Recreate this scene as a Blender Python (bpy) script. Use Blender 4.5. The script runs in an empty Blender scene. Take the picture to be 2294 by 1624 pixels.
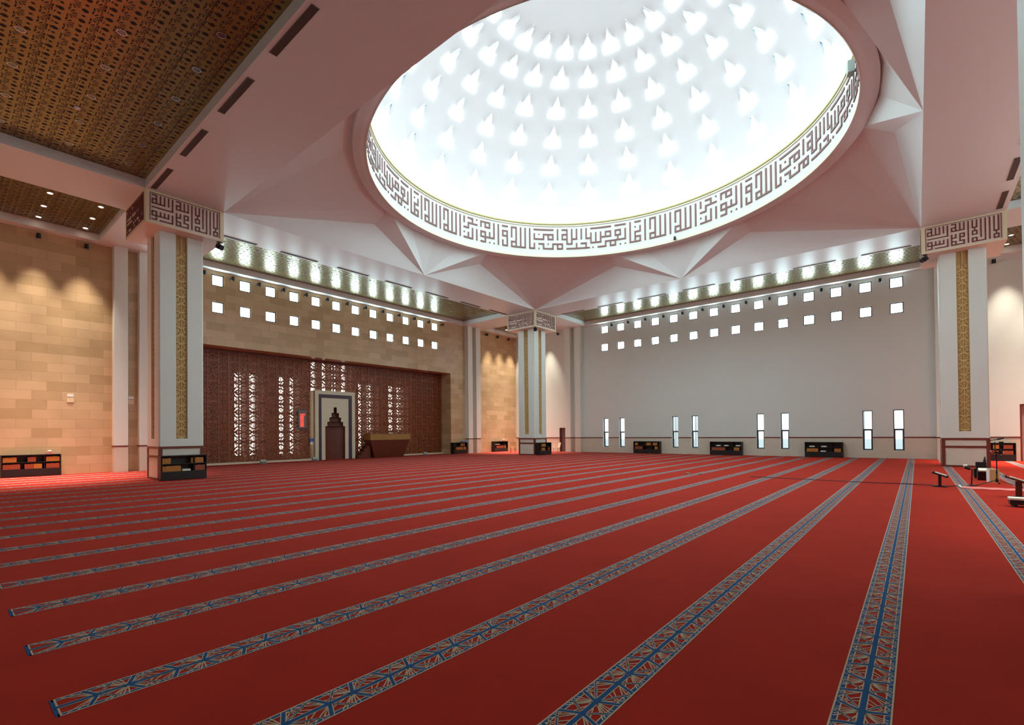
import bpy, math, random
import numpy as np
from mathutils import Vector, Matrix

random.seed(7)
SC = bpy.context.scene
COL = SC.collection
PI = math.pi

# ------------------------------------------------------------------ camera, world, exposure
CAMH = 1.7
_yaw, _pitch, _roll = 0.7144, 0.0111, -0.0091
_F, _CX, _CY = 1093.82, 1106.23, 958.24
_r = Vector((0.755386, 0.655217, -0.009054))
_u = Vector((0.014087, -0.002423, 0.999898))
_f = Vector((-0.655128, 0.755437, 0.011060))
cam_d = bpy.data.cameras.new('camera')
cam = bpy.data.objects.new('camera', cam_d)
COL.objects.link(cam)
M = Matrix(((_r.x, _u.x, -_f.x, 0), (_r.y, _u.y, -_f.y, 0), (_r.z, _u.z, -_f.z, CAMH), (0, 0, 0, 1)))
cam.matrix_world = M
cam_d.sensor_fit = 'HORIZONTAL'
cam_d.sensor_width = 36.0
cam_d.lens = 36.0 * _F / 2294
cam_d.shift_x = (1147 - _CX) / 2294
cam_d.shift_y = (_CY - 812) / 2294
cam_d.clip_end = 300
SC.camera = cam

SC.view_settings.view_transform = 'Standard'
SC.view_settings.look = 'None'
SC.view_settings.gamma = 1.0
SC.view_settings.use_curve_mapping = False
SC.view_settings.exposure = 0.08
world = bpy.data.worlds.new('world')
SC.world = world
world.use_nodes = True
bg = world.node_tree.nodes['Background']
bg.inputs[0].default_value = (0.86, 0.95, 1.0, 1)
bg.inputs[1].default_value = 2.2
SC.cycles.max_bounces = 7
SC.cycles.diffuse_bounces = 6
SC.cycles.glossy_bounces = 3
SC.cycles.transmission_bounces = 3
SC.cycles.transparent_max_bounces = 6
SC.cycles.sample_clamp_indirect = 6.0
SC.cycles.use_denoising = True

E_COVE = 16.0       # cove lamps round the foot of the dome
E_SKYL = 14.5       # triangular skylights
E_WIN = 30.0        # upper square windows
E_SLIT = 5.0        # slits behind the wooden screen
W_SPOT = 700.0      # lit downlights

# ------------------------------------------------------------------ hall dimensions (metres)
HS, HP = 10.88, 11.21            # beam soffit, recessed gold panels
XL, XR, YN, YF = -29.40, 8.20, -0.70, 37.20
BX = (-24.14, -21.44, 0.26, 2.96)
BY = (5.17, 7.87, 29.57, 32.27)
SX, SY = -28.95, 36.75           # inner edge of the strips along the walls
CX0, CY0, RR = -10.59, 18.72, 9.41
HALF = 10.85
HR, HU = 12.68, 14.76
COLS = dict(A=(-22.79, 6.52), B=(-22.79, 30.92), C=(1.61, 30.92), D=(1.61, 6.52))
CW, CAPW, CAPZ = 1.56, 2.70, 9.654
ZU, ZL = 10.355, 8.849           # window row centres

# ------------------------------------------------------------------ materials
def lin(r, g, b):
    f = lambda c: (c / 255 / 12.92) if c / 255 <= 0.04045 else ((c / 255 + 0.055) / 1.055) ** 2.4
    return (f(r), f(g), f(b), 1.0)

MATS = {}
def mat(name, col, rough=0.6, metal=0.0, spec=0.5, noise=0.0, nscale=3.0, emit=None):
    m = bpy.data.materials.new(name)
    m.use_nodes = True
    nt = m.node_tree
    b = nt.nodes['Principled BSDF']
    b.inputs['Base Color'].default_value = col
    b.inputs['Roughness'].default_value = rough
    b.inputs['Metallic'].default_value = metal
    b.inputs['Specular IOR Level'].default_value = spec
    if noise > 0:
        g = nt.nodes.new('ShaderNodeNewGeometry')
        n = nt.nodes.new('ShaderNodeTexNoise')
        n.inputs['Scale'].default_value = nscale
        n.inputs['Detail'].default_value = 4
        nt.links.new(g.outputs['Position'], n.inputs['Vector'])
        mx = nt.nodes.new('ShaderNodeMix')
        mx.data_type = 'RGBA'
        c = col
        mx.inputs[6].default_value = tuple(max(0, c[i] * (1 - noise)) for i in range(3)) + (1,)
        mx.inputs[7].default_value = tuple(min(1, c[i] * (1 + noise)) for i in range(3)) + (1,)
        nt.links.new(n.outputs['Fac'], mx.inputs[0])
        nt.links.new(mx.outputs[2], b.inputs['Base Color'])
    if emit:
        b.inputs['Emission Color'].default_value = emit[0]
        b.inputs['Emission Strength'].default_value = emit[1]
    MATS[name] = m
    return m

mat('paint_white', lin(220, 222, 214), 0.55, noise=0.02)
mat('paint_ceiling', lin(222, 224, 222), 0.38, noise=0.015, nscale=1)
mat('paint_wall', lin(214, 219, 213), 0.5, noise=0.02, nscale=0.7)
mat('dado_stone', lin(208, 198, 180), 0.35, noise=0.08, nscale=2.5)
mat('marble', lin(214, 203, 188), 0.3, noise=0.08, nscale=4)
mat('trim_brown', lin(112, 46, 30), 0.4, noise=0.1)
mat('cap_cream', lin(224, 206, 170), 0.5, noise=0.04)
mat('cap_panel', lin(222, 200, 184), 0.5)
mat('letter_brown', lin(112, 44, 40), 0.5)
mat('band_cream', lin(226, 221, 196), 0.5, noise=0.03)
mat('band_panel', lin(222, 218, 208), 0.5)
mat('band_letter', lin(122, 78, 76), 0.5)
mat('molding_gold', lin(176, 160, 96), 0.4, 0.2)
mat('relief_tan', lin(206, 172, 110), 0.6, noise=0.06)
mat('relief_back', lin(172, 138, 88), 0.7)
mat('dome_white', (0.60, 0.545, 0.545, 1), 0.85)
mat('carpet_blue', lin(44, 82, 124), 1.0, spec=0.1)
mat('carpet_cream', lin(196, 172, 146), 1.0, spec=0.1)
mat('wood_screen', lin(132, 66, 32), 0.45, noise=0.2, nscale=5)
mat('wood_dark', lin(96, 40, 22), 0.4, noise=0.15, nscale=3)
mat('wood_tan', lin(156, 112, 52), 0.4, noise=0.12)
mat('purple_stone', lin(62, 44, 58), 0.35)
mat('mihrab_cream', lin(206, 196, 170), 0.4, noise=0.04)
mat('black_wood', lin(26, 23, 24), 0.4, noise=0.1)
mat('black_metal', lin(22, 22, 24), 0.4, 0.3)
mat('frame_dark', lin(56, 62, 68), 0.4, 0.3)
mat('vent_grey', lin(116, 106, 98), 0.5, 0.1)
mat('vent_dark', lin(70, 62, 57), 0.7)
mat('silver', lin(190, 190, 195), 0.25, 0.9)
mat('book_gold', lin(176, 112, 40), 0.5, noise=0.25, nscale=30)
mat('book_red', lin(150, 70, 40), 0.5, noise=0.25, nscale=30)
mat('paper', lin(232, 226, 214), 0.8)
mat('pink_mat', lin(214, 120, 116), 0.9, noise=0.15, nscale=12)
mat('beige_wood', lin(206, 172, 112), 0.5, noise=0.06)
mat('plastic_cream', lin(238, 226, 196), 0.4)
mat('wood_light', lin(190, 150, 96), 0.5, noise=0.1)
mat('blue_sign', lin(60, 110, 190), 0.5)
mat('white_plastic', lin(236, 236, 232), 0.4)
mat('grey_box', lin(150, 158, 152), 0.5)
mat('exterior', lin(206, 212, 214), 0.8)
mat('door_grey', lin(112, 98, 98), 0.35, 0.2)
mat('door_slat', lin(178, 160, 156), 0.5)
mat('led_red', lin(60, 8, 6), 0.5, emit=((1.0, 0.05, 0.03, 1), 2.2))
mat('led_back', lin(120, 100, 96), 0.4)
mat('lamp_lit', (1, 1, 1, 1), 0.5, emit=((1.0, 0.86, 0.66, 1), 14.0))
mat('lamp_off', lin(120, 118, 120), 0.15, 0.6)
mat('pane_bright', (1, 1, 1, 1), 0.4, emit=((0.70, 1.0, 1.06, 1), E_WIN))
mat('pane_slit', (1, 1, 1, 1), 0.4, emit=((1.0, 0.95, 0.82, 1), E_SLIT))
mat('skylight_pane', (0.9, 0.95, 0.97, 1), 0.4, emit=((0.70, 1.0, 1.06, 1), E_SKYL))
mat('cove_lamp', (1, 1, 1, 1), 0.5, emit=((0.72, 1.0, 1.04, 1), E_COVE))

def glass_mat():
    m = bpy.data.materials.new('window_glass'); m.use_nodes = True
    nt = m.node_tree; nt.nodes.clear()
    o = nt.nodes.new('ShaderNodeOutputMaterial'); mix = nt.nodes.new('ShaderNodeMixShader')
    t = nt.nodes.new('ShaderNodeBsdfTransparent'); g = nt.nodes.new('ShaderNodeBsdfGlossy')
    t.inputs[0].default_value = (0.96, 0.98, 0.98, 1); g.inputs['Roughness'].default_value = 0.05
    mix.inputs[0].default_value = 0.07
    nt.links.new(t.outputs[0], mix.inputs[1]); nt.links.new(g.outputs[0], mix.inputs[2]); nt.links.new(mix.outputs[0], o.inputs[0])
    MATS['window_glass'] = m
glass_mat()

class NB:
    """small helper to write maths as shader nodes"""
    def __init__(s, m):
        s.nt = m.node_tree
    def m(s, op, a, b=0.0, c=0.0):
        n = s.nt.nodes.new('ShaderNodeMath'); n.operation = op
        for i, v in enumerate((a, b, c)):
            if isinstance(v, (int, float)):
                n.inputs[i].default_value = v
            else:
                s.nt.links.new(v, n.inputs[i])
        return n.outputs[0]
    def xyz(s):
        g = s.nt.nodes.new('ShaderNodeNewGeometry'); x = s.nt.nodes.new('ShaderNodeSeparateXYZ')
        s.nt.links.new(g.outputs['Position'], x.inputs[0]); return x.outputs
    def mixc(s, f, a, b):
        n = s.nt.nodes.new('ShaderNodeMix'); n.data_type = 'RGBA'
        if isinstance(f, (int, float)): n.inputs[0].default_value = f
        else: s.nt.links.new(f, n.inputs[0])
        for i, v in ((6, a), (7, b)):
            if isinstance(v, tuple): n.inputs[i].default_value = v
            else: s.nt.links.new(v, n.inputs[i])
        return n.outputs[2]

def gold_mat():
    m = mat('gold_panel', lin(150, 118, 58), 0.28, 0.5)
    nb = NB(m); b = m.node_tree.nodes['Principled BSDF']
    x, y, z = nb.xyz()
    u = nb.m('WRAP', nb.m('SUBTRACT', y, 1.69), 0.795, 0.0)          # 0..0.795 across one ceiling board
    seam = nb.m('LESS_THAN', nb.m('ABSOLUTE', nb.m('SUBTRACT', u, 0.012)), 0.014)
    holes = None
    def OR(a, b_):
        return b_ if a is None else nb.m('MAXIMUM', a, b_)
    for uc, off in ((0.17, 0.0), (0.55, 0.1)):                        # rows of round holes, big and small in turn
        for per, o2, rad in ((0.4, 0.0, 0.062), (0.4, 0.2, 0.036)):
            dx = nb.m('SUBTRACT', nb.m('WRAP', nb.m('ADD', x, off + o2), per, 0.0), per / 2)
            dy = nb.m('SUBTRACT', u, uc)
            dd = nb.m('SQRT', nb.m('ADD', nb.m('MULTIPLY', dx, dx), nb.m('MULTIPLY', dy, dy)))
            holes = OR(holes, nb.m('LESS_THAN', dd, rad))
    for uc, off, sg in ((0.285, 0.0, 1.0), (0.66, 0.17, 1.0), (0.06, 0.3, -1.0)):                   # palm fans between them
        dx = nb.m('SUBTRACT', nb.m('WRAP', nb.m('ADD', x, off), 0.4, 0.0), 0.2)
        dy = nb.m('MULTIPLY', nb.m('SUBTRACT', u, uc), sg)
        dd = nb.m('SQRT', nb.m('ADD', nb.m('MULTIPLY', dx, dx), nb.m('MULTIPLY', dy, dy)))
        an = nb.m('ARCTAN2', dy, dx)
        pet = nb.m('GREATER_THAN', nb.m('SINE', nb.m('MULTIPLY', an, 13.0)), 0.15)
        ring = nb.m('MULTIPLY', nb.m('GREATER_THAN', dd, 0.075), nb.m('LESS_THAN', dd, 0.185))
        up = nb.m('GREATER_THAN', dy, -0.01 if sg > 0 else -0.05)
        lo = nb.m('LESS_THAN', nb.m('ABSOLUTE', dy), 0.17)
        holes = OR(holes, nb.m('MULTIPLY', nb.m('MULTIPLY', pet, ring), nb.m('MULTIPLY', up, lo)))
    c = nb.mixc(holes, lin(142, 122, 70), lin(40, 34, 24))
    c = nb.mixc(seam, c, lin(92, 62, 26))
    m.node_tree.links.new(c, b.inputs['Base Color'])
    m.node_tree.links.new(nb.m('SUBTRACT', 0.5, nb.m('MULTIPLY', holes, 0.48)), b.inputs['Metallic'])
    m.node_tree.links.new(nb.m('ADD', 0.26, nb.m('MULTIPLY', holes, 0.5)), b.inputs['Roughness'])
gold_mat()

def stone_mat():
    m = mat('stone_cladding', lin(196, 168, 130), 0.35)
    nt = m.node_tree; nb = NB(m); b = nt.nodes['Principled BSDF']
    x, y, z = nb.xyz()
    cv = nt.nodes.new('ShaderNodeCombineXYZ')
    nt.links.new(nb.m('ADD', x, y), cv.inputs[0]); nt.links.new(z, cv.inputs[1])
    br = nt.nodes.new('ShaderNodeTexBrick')
    br.inputs['Scale'].default_value = 1.0
    br.inputs['Brick Width'].default_value = 1.0
    br.inputs['Row Height'].default_value = 0.42
    br.inputs['Mortar Size'].default_value = 0.004
    br.inputs['Color1'].default_value = lin(206, 176, 138)
    br.inputs['Color2'].default_value = lin(180, 152, 112)
    br.inputs['Mortar'].default_value = lin(150, 124, 92)
    nt.links.new(cv.outputs[0], br.inputs['Vector'])
    n = nt.nodes.new('ShaderNodeTexNoise'); n.inputs['Scale'].default_value = 1.2; n.inputs['Detail'].default_value = 5
    nt.links.new(cv.outputs[0], n.inputs['Vector'])
    hv = nt.nodes.new('ShaderNodeHueSaturation')
    nt.links.new(br.outputs['Color'], hv.inputs['Color'])
    nt.links.new(nb.m('ADD', 0.86, nb.m('MULTIPLY', n.outputs['Fac'], 0.28)), hv.inputs['Value'])
    nt.links.new(hv.outputs[0], b.inputs['Base Color'])
stone_mat()

def carpet_mat():
    m = mat('carpet_red', lin(160, 38, 27), 1.0, spec=0.05)
    nt = m.node_tree; nb = NB(m); b = nt.nodes['Principled BSDF']
    g = nt.nodes.new('ShaderNodeNewGeometry')
    n1 = nt.nodes.new('ShaderNodeTexNoise'); n1.inputs['Scale'].default_value = 1.3; n1.inputs['Detail'].default_value = 6
    n2 = nt.nodes.new('ShaderNodeTexNoise'); n2.inputs['Scale'].default_value = 60.0; n2.inputs['Detail'].default_value = 2
    nt.links.new(g.outputs['Position'], n1.inputs['Vector']); nt.links.new(g.outputs['Position'], n2.inputs['Vector'])
    v = nb.m('ADD', 0.74, nb.m('ADD', nb.m('MULTIPLY', n1.outputs['Fac'], 0.34), nb.m('MULTIPLY', n2.outputs['Fac'], 0.18)))
    hv = nt.nodes.new('ShaderNodeHueSaturation'); hv.inputs['Color'].default_value = lin(160, 38, 27)
    nt.links.new(v, hv.inputs['Value']); nt.links.new(hv.outputs[0], b.inputs['Base Color'])
    b.inputs['Sheen Weight'].default_value = 0.25
    b.inputs['Sheen Tint'].default_value = lin(220, 110, 90)
carpet_mat()

# ------------------------------------------------------------------ mesh helpers
class MB:
    def __init__(s):
        s.v = []; s.f = []; s.m = []; s.mats = []
    def mi(s, name):
        if name not in s.mats: s.mats.append(name)
        return s.mats.index(name)
    def face(s, pts, mname):
        k = len(s.v); s.v.extend(tuple(p) for p in pts)
        s.f.append(tuple(range(k, k + len(pts)))); s.m.append(s.mi(mname))
    def poly(s, verts, faces, mname):
        k = len(s.v); s.v.extend(tuple(p) for p in verts); i = s.mi(mname)
        for f in faces:
            s.f.append(tuple(k + j for j in f)); s.m.append(i)
    def box(s, x0, x1, y0, y1, z0, z1, mname):
        v = [(x0, y0, z0), (x1, y0, z0), (x1, y1, z0), (x0, y1, z0), (x0, y0, z1), (x1, y0, z1), (x1, y1, z1), (x0, y1, z1)]
        s.poly(v, [(0, 3, 2, 1), (4, 5, 6, 7), (0, 1, 5, 4), (1, 2, 6, 5), (2, 3, 7, 6), (3, 0, 4, 7)], mname)
    def obox(s, T, dx, dy, dz, mname):
        """box of half sizes placed by matrix T"""
        v = [T @ Vector((a * dx, b * dy, c * dz)) for c in (-1, 1) for a, b in ((-1, -1), (1, -1), (1, 1), (-1, 1))]
        s.poly(v, [(0, 3, 2, 1), (4, 5, 6, 7), (0, 1, 5, 4), (1, 2, 6, 5), (2, 3, 7, 6), (3, 0, 4, 7)], mname)
    def bar(s, p, q, w, h, mname, up=(0, 0, 1)):
        p = Vector(p); q = Vector(q); d = (q - p); L = d.length; d.normalize()
        up = Vector(up); sd = d.cross(up)
        if sd.length < 1e-4: sd = d.cross(Vector((1, 0, 0)))
        sd.normalize(); up = sd.cross(d)
        T = Matrix((( d.x, sd.x, up.x, (p.x + q.x) / 2), (d.y, sd.y, up.y, (p.y + q.y) / 2), (d.z, sd.z, up.z, (p.z + q.z) / 2), (0, 0, 0, 1)))
        s.obox(T, L / 2, w / 2, h / 2, mname)
    def tube(s, p, q, r0, mname, n=10, r1=None):
        p = Vector(p); q = Vector(q); r1 = r0 if r1 is None else r1
        d = (q - p).normalized(); a = d.orthogonal().normalized(); b = d.cross(a)
        v = []; 
        for c, r in ((p, r0), (q, r1)):
            for i in range(n):
                t = 2 * PI * i / n; v.append(c + a * (math.cos(t) * r) + b * (math.sin(t) * r))
        f = [(i, (i + 1) % n, n + (i + 1) % n, n + i) for i in range(n)]
        f += [tuple(range(n))[::-1], tuple(range(n, 2 * n))]
        s.poly(v, f, mname)
    def lathe(s, prof, c, mname, n=48, close=False):
        k = len(prof); v = []
        for i in range(n):
            t = 2 * PI * i / n
            for r, z in prof: v.append((c[0] + r * math.cos(t), c[1] + r * math.sin(t), c[2] + z))
        f = []
        for i in range(n):
            j = (i + 1) % n
            for a in range(k - 1 + (1 if close else 0)):
                b = (a + 1) % k
                f.append((i * k + a, j * k + a, j * k + b, i * k + b))
        s.poly(v, f, mname)
    def prism(s, pts, z0, z1, mname):
        n = len(pts)
        v = [(x, y, z0) for x, y in pts] + [(x, y, z1) for x, y in pts]
        s.poly(v, [(i, (i + 1) % n, n + (i + 1) % n, n + i) for i in range(n)] + [tuple(range(n))[::-1], tuple(range(n, 2 * n))], mname)
    def build(s, name, parent=None, smooth=False, loc=None):
        me = bpy.data.meshes.new(name)
        me.from_pydata(s.v, [], s.f)
        for n in s.mats: me.materials.append(MATS[n])
        me.polygons.foreach_set('material_index', np.array(s.m, dtype=np.int32))
        if smooth: me.polygons.foreach_set('use_smooth', np.ones(len(s.f), dtype=bool))
        me.update()
        o = bpy.data.objects.new(name, me); COL.objects.link(o)
        if parent: o.parent = parent
        if loc: o.location = loc
        return o

def tag(o, label, cat, group=None):
    o['label'] = label; o['category'] = cat
    if group: o['group'] = group
    return o
def thing(name, label, cat, loc=(0, 0, 0), rz=0.0, group=None):
    o = bpy.data.objects.new(name, None); COL.objects.link(o)
    o.empty_display_size = 0.2
    o.location = loc; o.rotation_euler = (0, 0, rz)
    return tag(o, label, cat, group)
def struct(o):
    o['kind'] = 'structure'; return o
def kids(o):
    return [c for c in bpy.data.objects if c.parent == o]
def dup(root, loc, rz=None, label=None, group=None, kd=None):
    r = root.copy(); COL.objects.link(r); r.location = loc
    if rz is not None: r.rotation_euler = (0, 0, rz)
    if label: r['label'] = label
    if group: r['group'] = group
    tree = kd if kd is not None else [(c, kids(c)) for c in kids(root)]
    for c, gs in tree:
        n = c.copy(); COL.objects.link(n); n.parent = r
        for g in gs:
            m = g.copy(); COL.objects.link(m); m.parent = n
    return r
ORD = ['first', 'second', 'third', 'fourth', 'fifth', 'sixth', 'seventh', 'eighth', 'ninth', 'tenth', 'eleventh', 'twelfth', 'thirteenth', 'fourteenth']

# ------------------------------------------------------------------ palm-leaf motif shared by carpet, column relief and screen
def motif(P=0.465, W=0.285):
    """lines of one repeat: (s along, t across) with weight; t from -W/2 to W/2"""
    k = P / 0.465; h = W / 2; L = []
    n1, n2, n1b = 0.0, 0.30 * k, P
    a, b = 0.065 * k, 0.24 * k
    for sg in (-1, 1):
        e = sg * h * 0.9
        L.append((n1, 0, a, e, 'bar')); L.append((n2, 0, b, e, 'bar'))
        for s in (0.315, 0.345, 0.378, 0.412, 0.445): L.append((n1b, 0, s * k, e, 'line'))   # fan running back from the big node
        L.append((n2, 0, 0.40 * k, e, 'rib'))                                                # rib crossing that fan
        L.append((0.27 * k, sg * h * 0.45, 0.45 * k, sg * h * 0.0, 'line'))
        L.append((n1, 0, b * 0.93, e, 'rib'))
        L.append((a, e, n2 * 0.72, 0, 'line')); L.append((a, e, n2 * 0.5, 0, 'line'))
        L.append((n2, 0, 0.13 * k, e, 'line')); L.append((n2, 0, 0.18 * k, e, 'line'))
        L.append((n1, 0, 0.12 * k, e, 'line'))
    return L

# ------------------------------------------------------------------ floor with the carpet pattern woven in
def build_floor():
    V = []; F = []; MI = []
    def q(p, m):
        k = len(V); V.extend(p); F.append((k, k + 1, k + 2, k + 3)); MI.append(m)
    q([(XL - 1.8, YN, 0), (XR, YN, 0), (XR, YF + 0.4, 0), (XL - 1.8, YF + 0.4, 0)], 0)
    P, W = 0.465, 0.285
    L = motif(P, W)
    def seg(x0, y0, x1, y1, w, z, m):
        dx, dy = x1 - x0, y1 - y0; l = math.hypot(dx, dy); nx, ny = -dy / l * w / 2, dx / l * w / 2
        q([(x0 + nx, y0 + ny, z), (x0 - nx, y0 - ny, z), (x1 - nx, y1 - ny, z), (x1 + nx, y1 + ny, z)], m)
    Y0, Y1 = 0.51, 37.0
    nt = int((Y1 - Y0) / P)
    ystart = 2.75 - 5 * P
    for k in range(-6, 23):
        xa = -0.419 - 1.276 * k; xc = xa + W / 2
        ya, yb = Y0, Y1
        for (cx, cy) in COLS.values():                       # stop the strip under a column
            pass
        for t, w, m, z in ((-W / 2 + 0.005, 0.011, 2, 0.002), (W / 2 - 0.005, 0.011, 2, 0.002), (-W / 2 + 0.021, 0.023, 1, 0.002), (W / 2 - 0.021, 0.023, 1, 0.002),
                           (-W / 2 + 0.037, 0.007, 2, 0.002), (W / 2 - 0.037, 0.007, 2, 0.002), (0, 0.044, 2, 0.002), (0, 0.030, 1, 0.0035)):
            seg(xc + t, ya, xc + t, yb, w, z, m)
        seg(xc - W / 2, ya, xc + W / 2, ya, 0.02, 0.002, 1)
        seg(xc - W / 2, ya + 0.016, xc + W / 2, ya + 0.016, 0.01, 0.0022, 2)
        for i in range(nt + 5):
            yo = ystart + i * P
            for s0, t0, s1, t1, kind in L:
                A, B = yo + s0, yo + s1
                if min(A, B) < ya + 0.01 or max(A, B) > yb: continue
                if kind == 'bar':
                    seg(xc + t0, A, xc + t1, B, 0.036, 0.0023, 2); seg(xc + t0, A, xc + t1, B, 0.023, 0.0033, 1)
                elif kind == 'rib':
                    seg(xc + t0, A, xc + t1, B, 0.019, 0.0021, 2); seg(xc + t0, A, xc + t1, B, 0.007, 0.0031, 1)
                else:
                    seg(xc + t0, A, xc + t1, B, 0.0085, 0.0021, 2)
    me = bpy.data.meshes.new('floor')
    me.from_pydata(V, [], F)
    for n in ('carpet_red', 'carpet_blue', 'carpet_cream'): me.materials.append(MATS[n])
    me.polygons.foreach_set('material_index', np.array(MI, dtype=np.int32)); me.update()
    o = bpy.data.objects.new('floor', me); COL.objects.link(o); struct(o)
build_floor()

# ------------------------------------------------------------------ walls
def wall(name, axis, plane, out, u0, u1, z0, z1, holes, mname, thick=0.35, zsplit=None, low=None):
    """wall whose inner face lies on axis=plane, thickness going towards 'out'; holes are (u0,u1,z0,z1)"""
    us = sorted({u0, u1} | {h[0] for h in holes} | {h[1] for h in holes})
    zs = sorted({z0, z1} | {h[2] for h in holes} | {h[3] for h in holes} | ({zsplit} if zsplit else set()))
    b = MB(); bk = plane + out * thick
    def P(u, d, z): return (d, u, z) if axis == 'x' else (u, d, z)
    def inh(u, z): return any(h[0] < u < h[1] and h[2] < z < h[3] for h in holes)
    for i in range(len(us) - 1):
        for j in range(len(zs) - 1):
            a, c, d, e = us[i], us[i + 1], zs[j], zs[j + 1]
            if inh((a + c) / 2, (d + e) / 2): continue
            mn = low if (zsplit and (d + e) / 2 < zsplit) else mname
            b.face([P(a, plane, d), P(c, plane, d), P(c, plane, e), P(a, plane, e)], mn)
            b.face([P(a, bk, d), P(a, bk, e), P(c, bk, e), P(c, bk, d)], mn)
    for h in holes:
        b.face([P(h[0], plane, h[2]), P(h[0], bk, h[2]), P(h[0], bk, h[3]), P(h[0], plane, h[3])], mname)
        b.face([P(h[1], plane, h[2]), P(h[1], plane, h[3]), P(h[1], bk, h[3]), P(h[1], bk, h[2])], mname)
        b.face([P(h[0], plane, h[3]), P(h[0], bk, h[3]), P(h[1], bk, h[3]), P(h[1], plane, h[3])], mname)
        b.face([P(h[0], plane, h[2]), P(h[1], plane, h[2]), P(h[1], bk, h[2]), P(h[0], bk, h[2])], mname)
    for u in (u0, u1): b.face([P(u, plane, z0), P(u, bk, z0), P(u, bk, z1), P(u, plane, z1)], mname)
    b.face([P(u0, plane, z1), P(u1, plane, z1), P(u1, bk, z1), P(u0, bk, z1)], mname)
    return struct(b.build(name))

LWY = [10.478 + 1.476 * i for i in range(-2, 12)]
RWX = [-19.806 + 1.4606 * i for i in range(14)]
HW = 0.315
NY0, NY1, NZ = 8.05, 28.45, 6.73          # niche of the prayer wall
holes = [(y - HW, y + HW, z - HW, z + HW) for y in LWY for z in (ZU, ZL)] + [(NY0, NY1, 0.0, NZ)]
wall('wall_left', 'x', XL, -1, YN, YF, 0, HS, holes, 'stone_cladding', 0.30)
SLX = [RWX[i] for i in (0, 1, 4, 5, 8, 9, 12, 13)]
SW = 0.245
DOOR_B = (-24.42, -23.52, 0.0, 2.13)
DOOR_R = (4.05, 6.05, 0.0, 2.97)
holes = [(x - HW, x + HW, z - HW, z + HW) for x in RWX for z in (ZU, ZL)] + [(x - SW, x + SW, 0.47, 2.87) for x in SLX] + [DOOR_B, DOOR_R]
wall('wall_far', 'y', YF, 1, XL, XR, 0, HS, holes, 'paint_wall', 0.35, 1.21, 'dado_stone')
holes = [(y - HW, y + HW, z - HW, z + HW) for y in LWY for z in (ZU, ZL)]
wall('wall_right', 'x', XR, 1, YN, YF, 0, HS, holes, 'paint_wall', 0.35, 1.21, 'dado_stone')
wall('wall_near', 'y', YN, -1, XL, XR, 0, HS, [], 'paint_wall', 0.3, 1.21, 'dado_stone')

# window frames and panes (each window is its own object)
wn = [0]
def sq_window(axis, plane, out, u, z, pane):
    wn[0] += 1
    b = MB(); f = 0.055; h = HW
    d0, d1 = sorted((plane + out * 0.03, plane + out * 0.10))
    def bx(u0, u1, z0, z1):
        if axis == 'x': b.box(d0, d1, u0, u1, z0, z1, 'frame_dark')
        else: b.box(u0, u1, d0, d1, z0, z1, 'frame_dark')
    bx(u - h, u + h, z + h - f, z + h); bx(u - h, u + h, z - h, z - h + f)
    bx(u - h, u - h + f, z - h + f, z + h - f); bx(u + h - f, u + h, z - h + f, z + h - f)
    o = struct(b.build('window_%d' % wn[0]))
    p = MB(); d = plane + out * 0.07; g = h - f * 0.9
    q = [(u - g, z - g), (u + g, z - g), (u + g, z + g), (u - g, z + g)]
    p.face([(d, a, c) if axis == 'x' else (a, d, c) for a, c in q], pane)
    p.build('window_pane', o)
for y in LWY:
    for z in (ZU, ZL): sq_window('x', XL, -1, y, z, 'pane_bright')
for x in RWX:
    for z in (ZU, ZL): sq_window('y', YF, 1, x, z, 'pane_bright')
for y in LWY:
    for z in (ZU, ZL): sq_window('x', XR, 1, y, z, 'pane_bright')
for x in SLX:                                                    # tall slit windows of the far wall
    wn[0] += 1
    b = MB(); y0, y1 = YF + 0.20, YF + 0.27; zb, zm, zt = 0.47, 1.70, 2.87
    b.box(x - SW, x + SW, y0, y1, zt - 0.045, zt, 'frame_dark'); b.box(x - SW, x + SW, y0, y1, zb, zb + 0.07, 'frame_dark')
    b.box(x - SW, x + SW, y0, y1, zm - 0.05, zm + 0.05, 'frame_dark')
    for sg in (-1, 1):
        a, c = sorted((x + sg * SW, x + sg * (SW - 0.045))); b.box(a, c, y0, y1, zm + 0.05, zt - 0.045, 'frame_dark')
        a, c = sorted((x + sg * SW, x + sg * (SW - 0.085))); b.box(a, c, y0, y1, zb + 0.07, zm - 0.05, 'frame_dark')
    o = struct(b.build('window_%d' % wn[0]))
    p = MB()
    for a, c in ((zb + 0.05, zm - 0.03), (zm + 0.03, zt - 0.03)):
        p.face([(x - SW + 0.03, y0 + 0.035, a), (x + SW - 0.03, y0 + 0.035, a), (x + SW - 0.03, y0 + 0.035, c), (x - SW + 0.03, y0 + 0.035, c)], 'window_glass')
    p.build('window_pane', o)
# what stands outside the slit windows: ground, pale fins
b = MB()
b.box(XL, XR, YF + 0.36, 60, -0.3, -0.02, 'exterior')
for xx, w in ((-2.62, 0.18), (-8.24, 0.12), (-14.6, 0.16), (-13.03, 0.12)): b.box(xx - w / 2, xx + w / 2, 39.0, 39.5, -0.02, 6, 'exterior')
b.box(XL, XR, 46, 46.3, -0.02, 1.0, 'exterior')
struct(b.build('exterior_terrace'))

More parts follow.
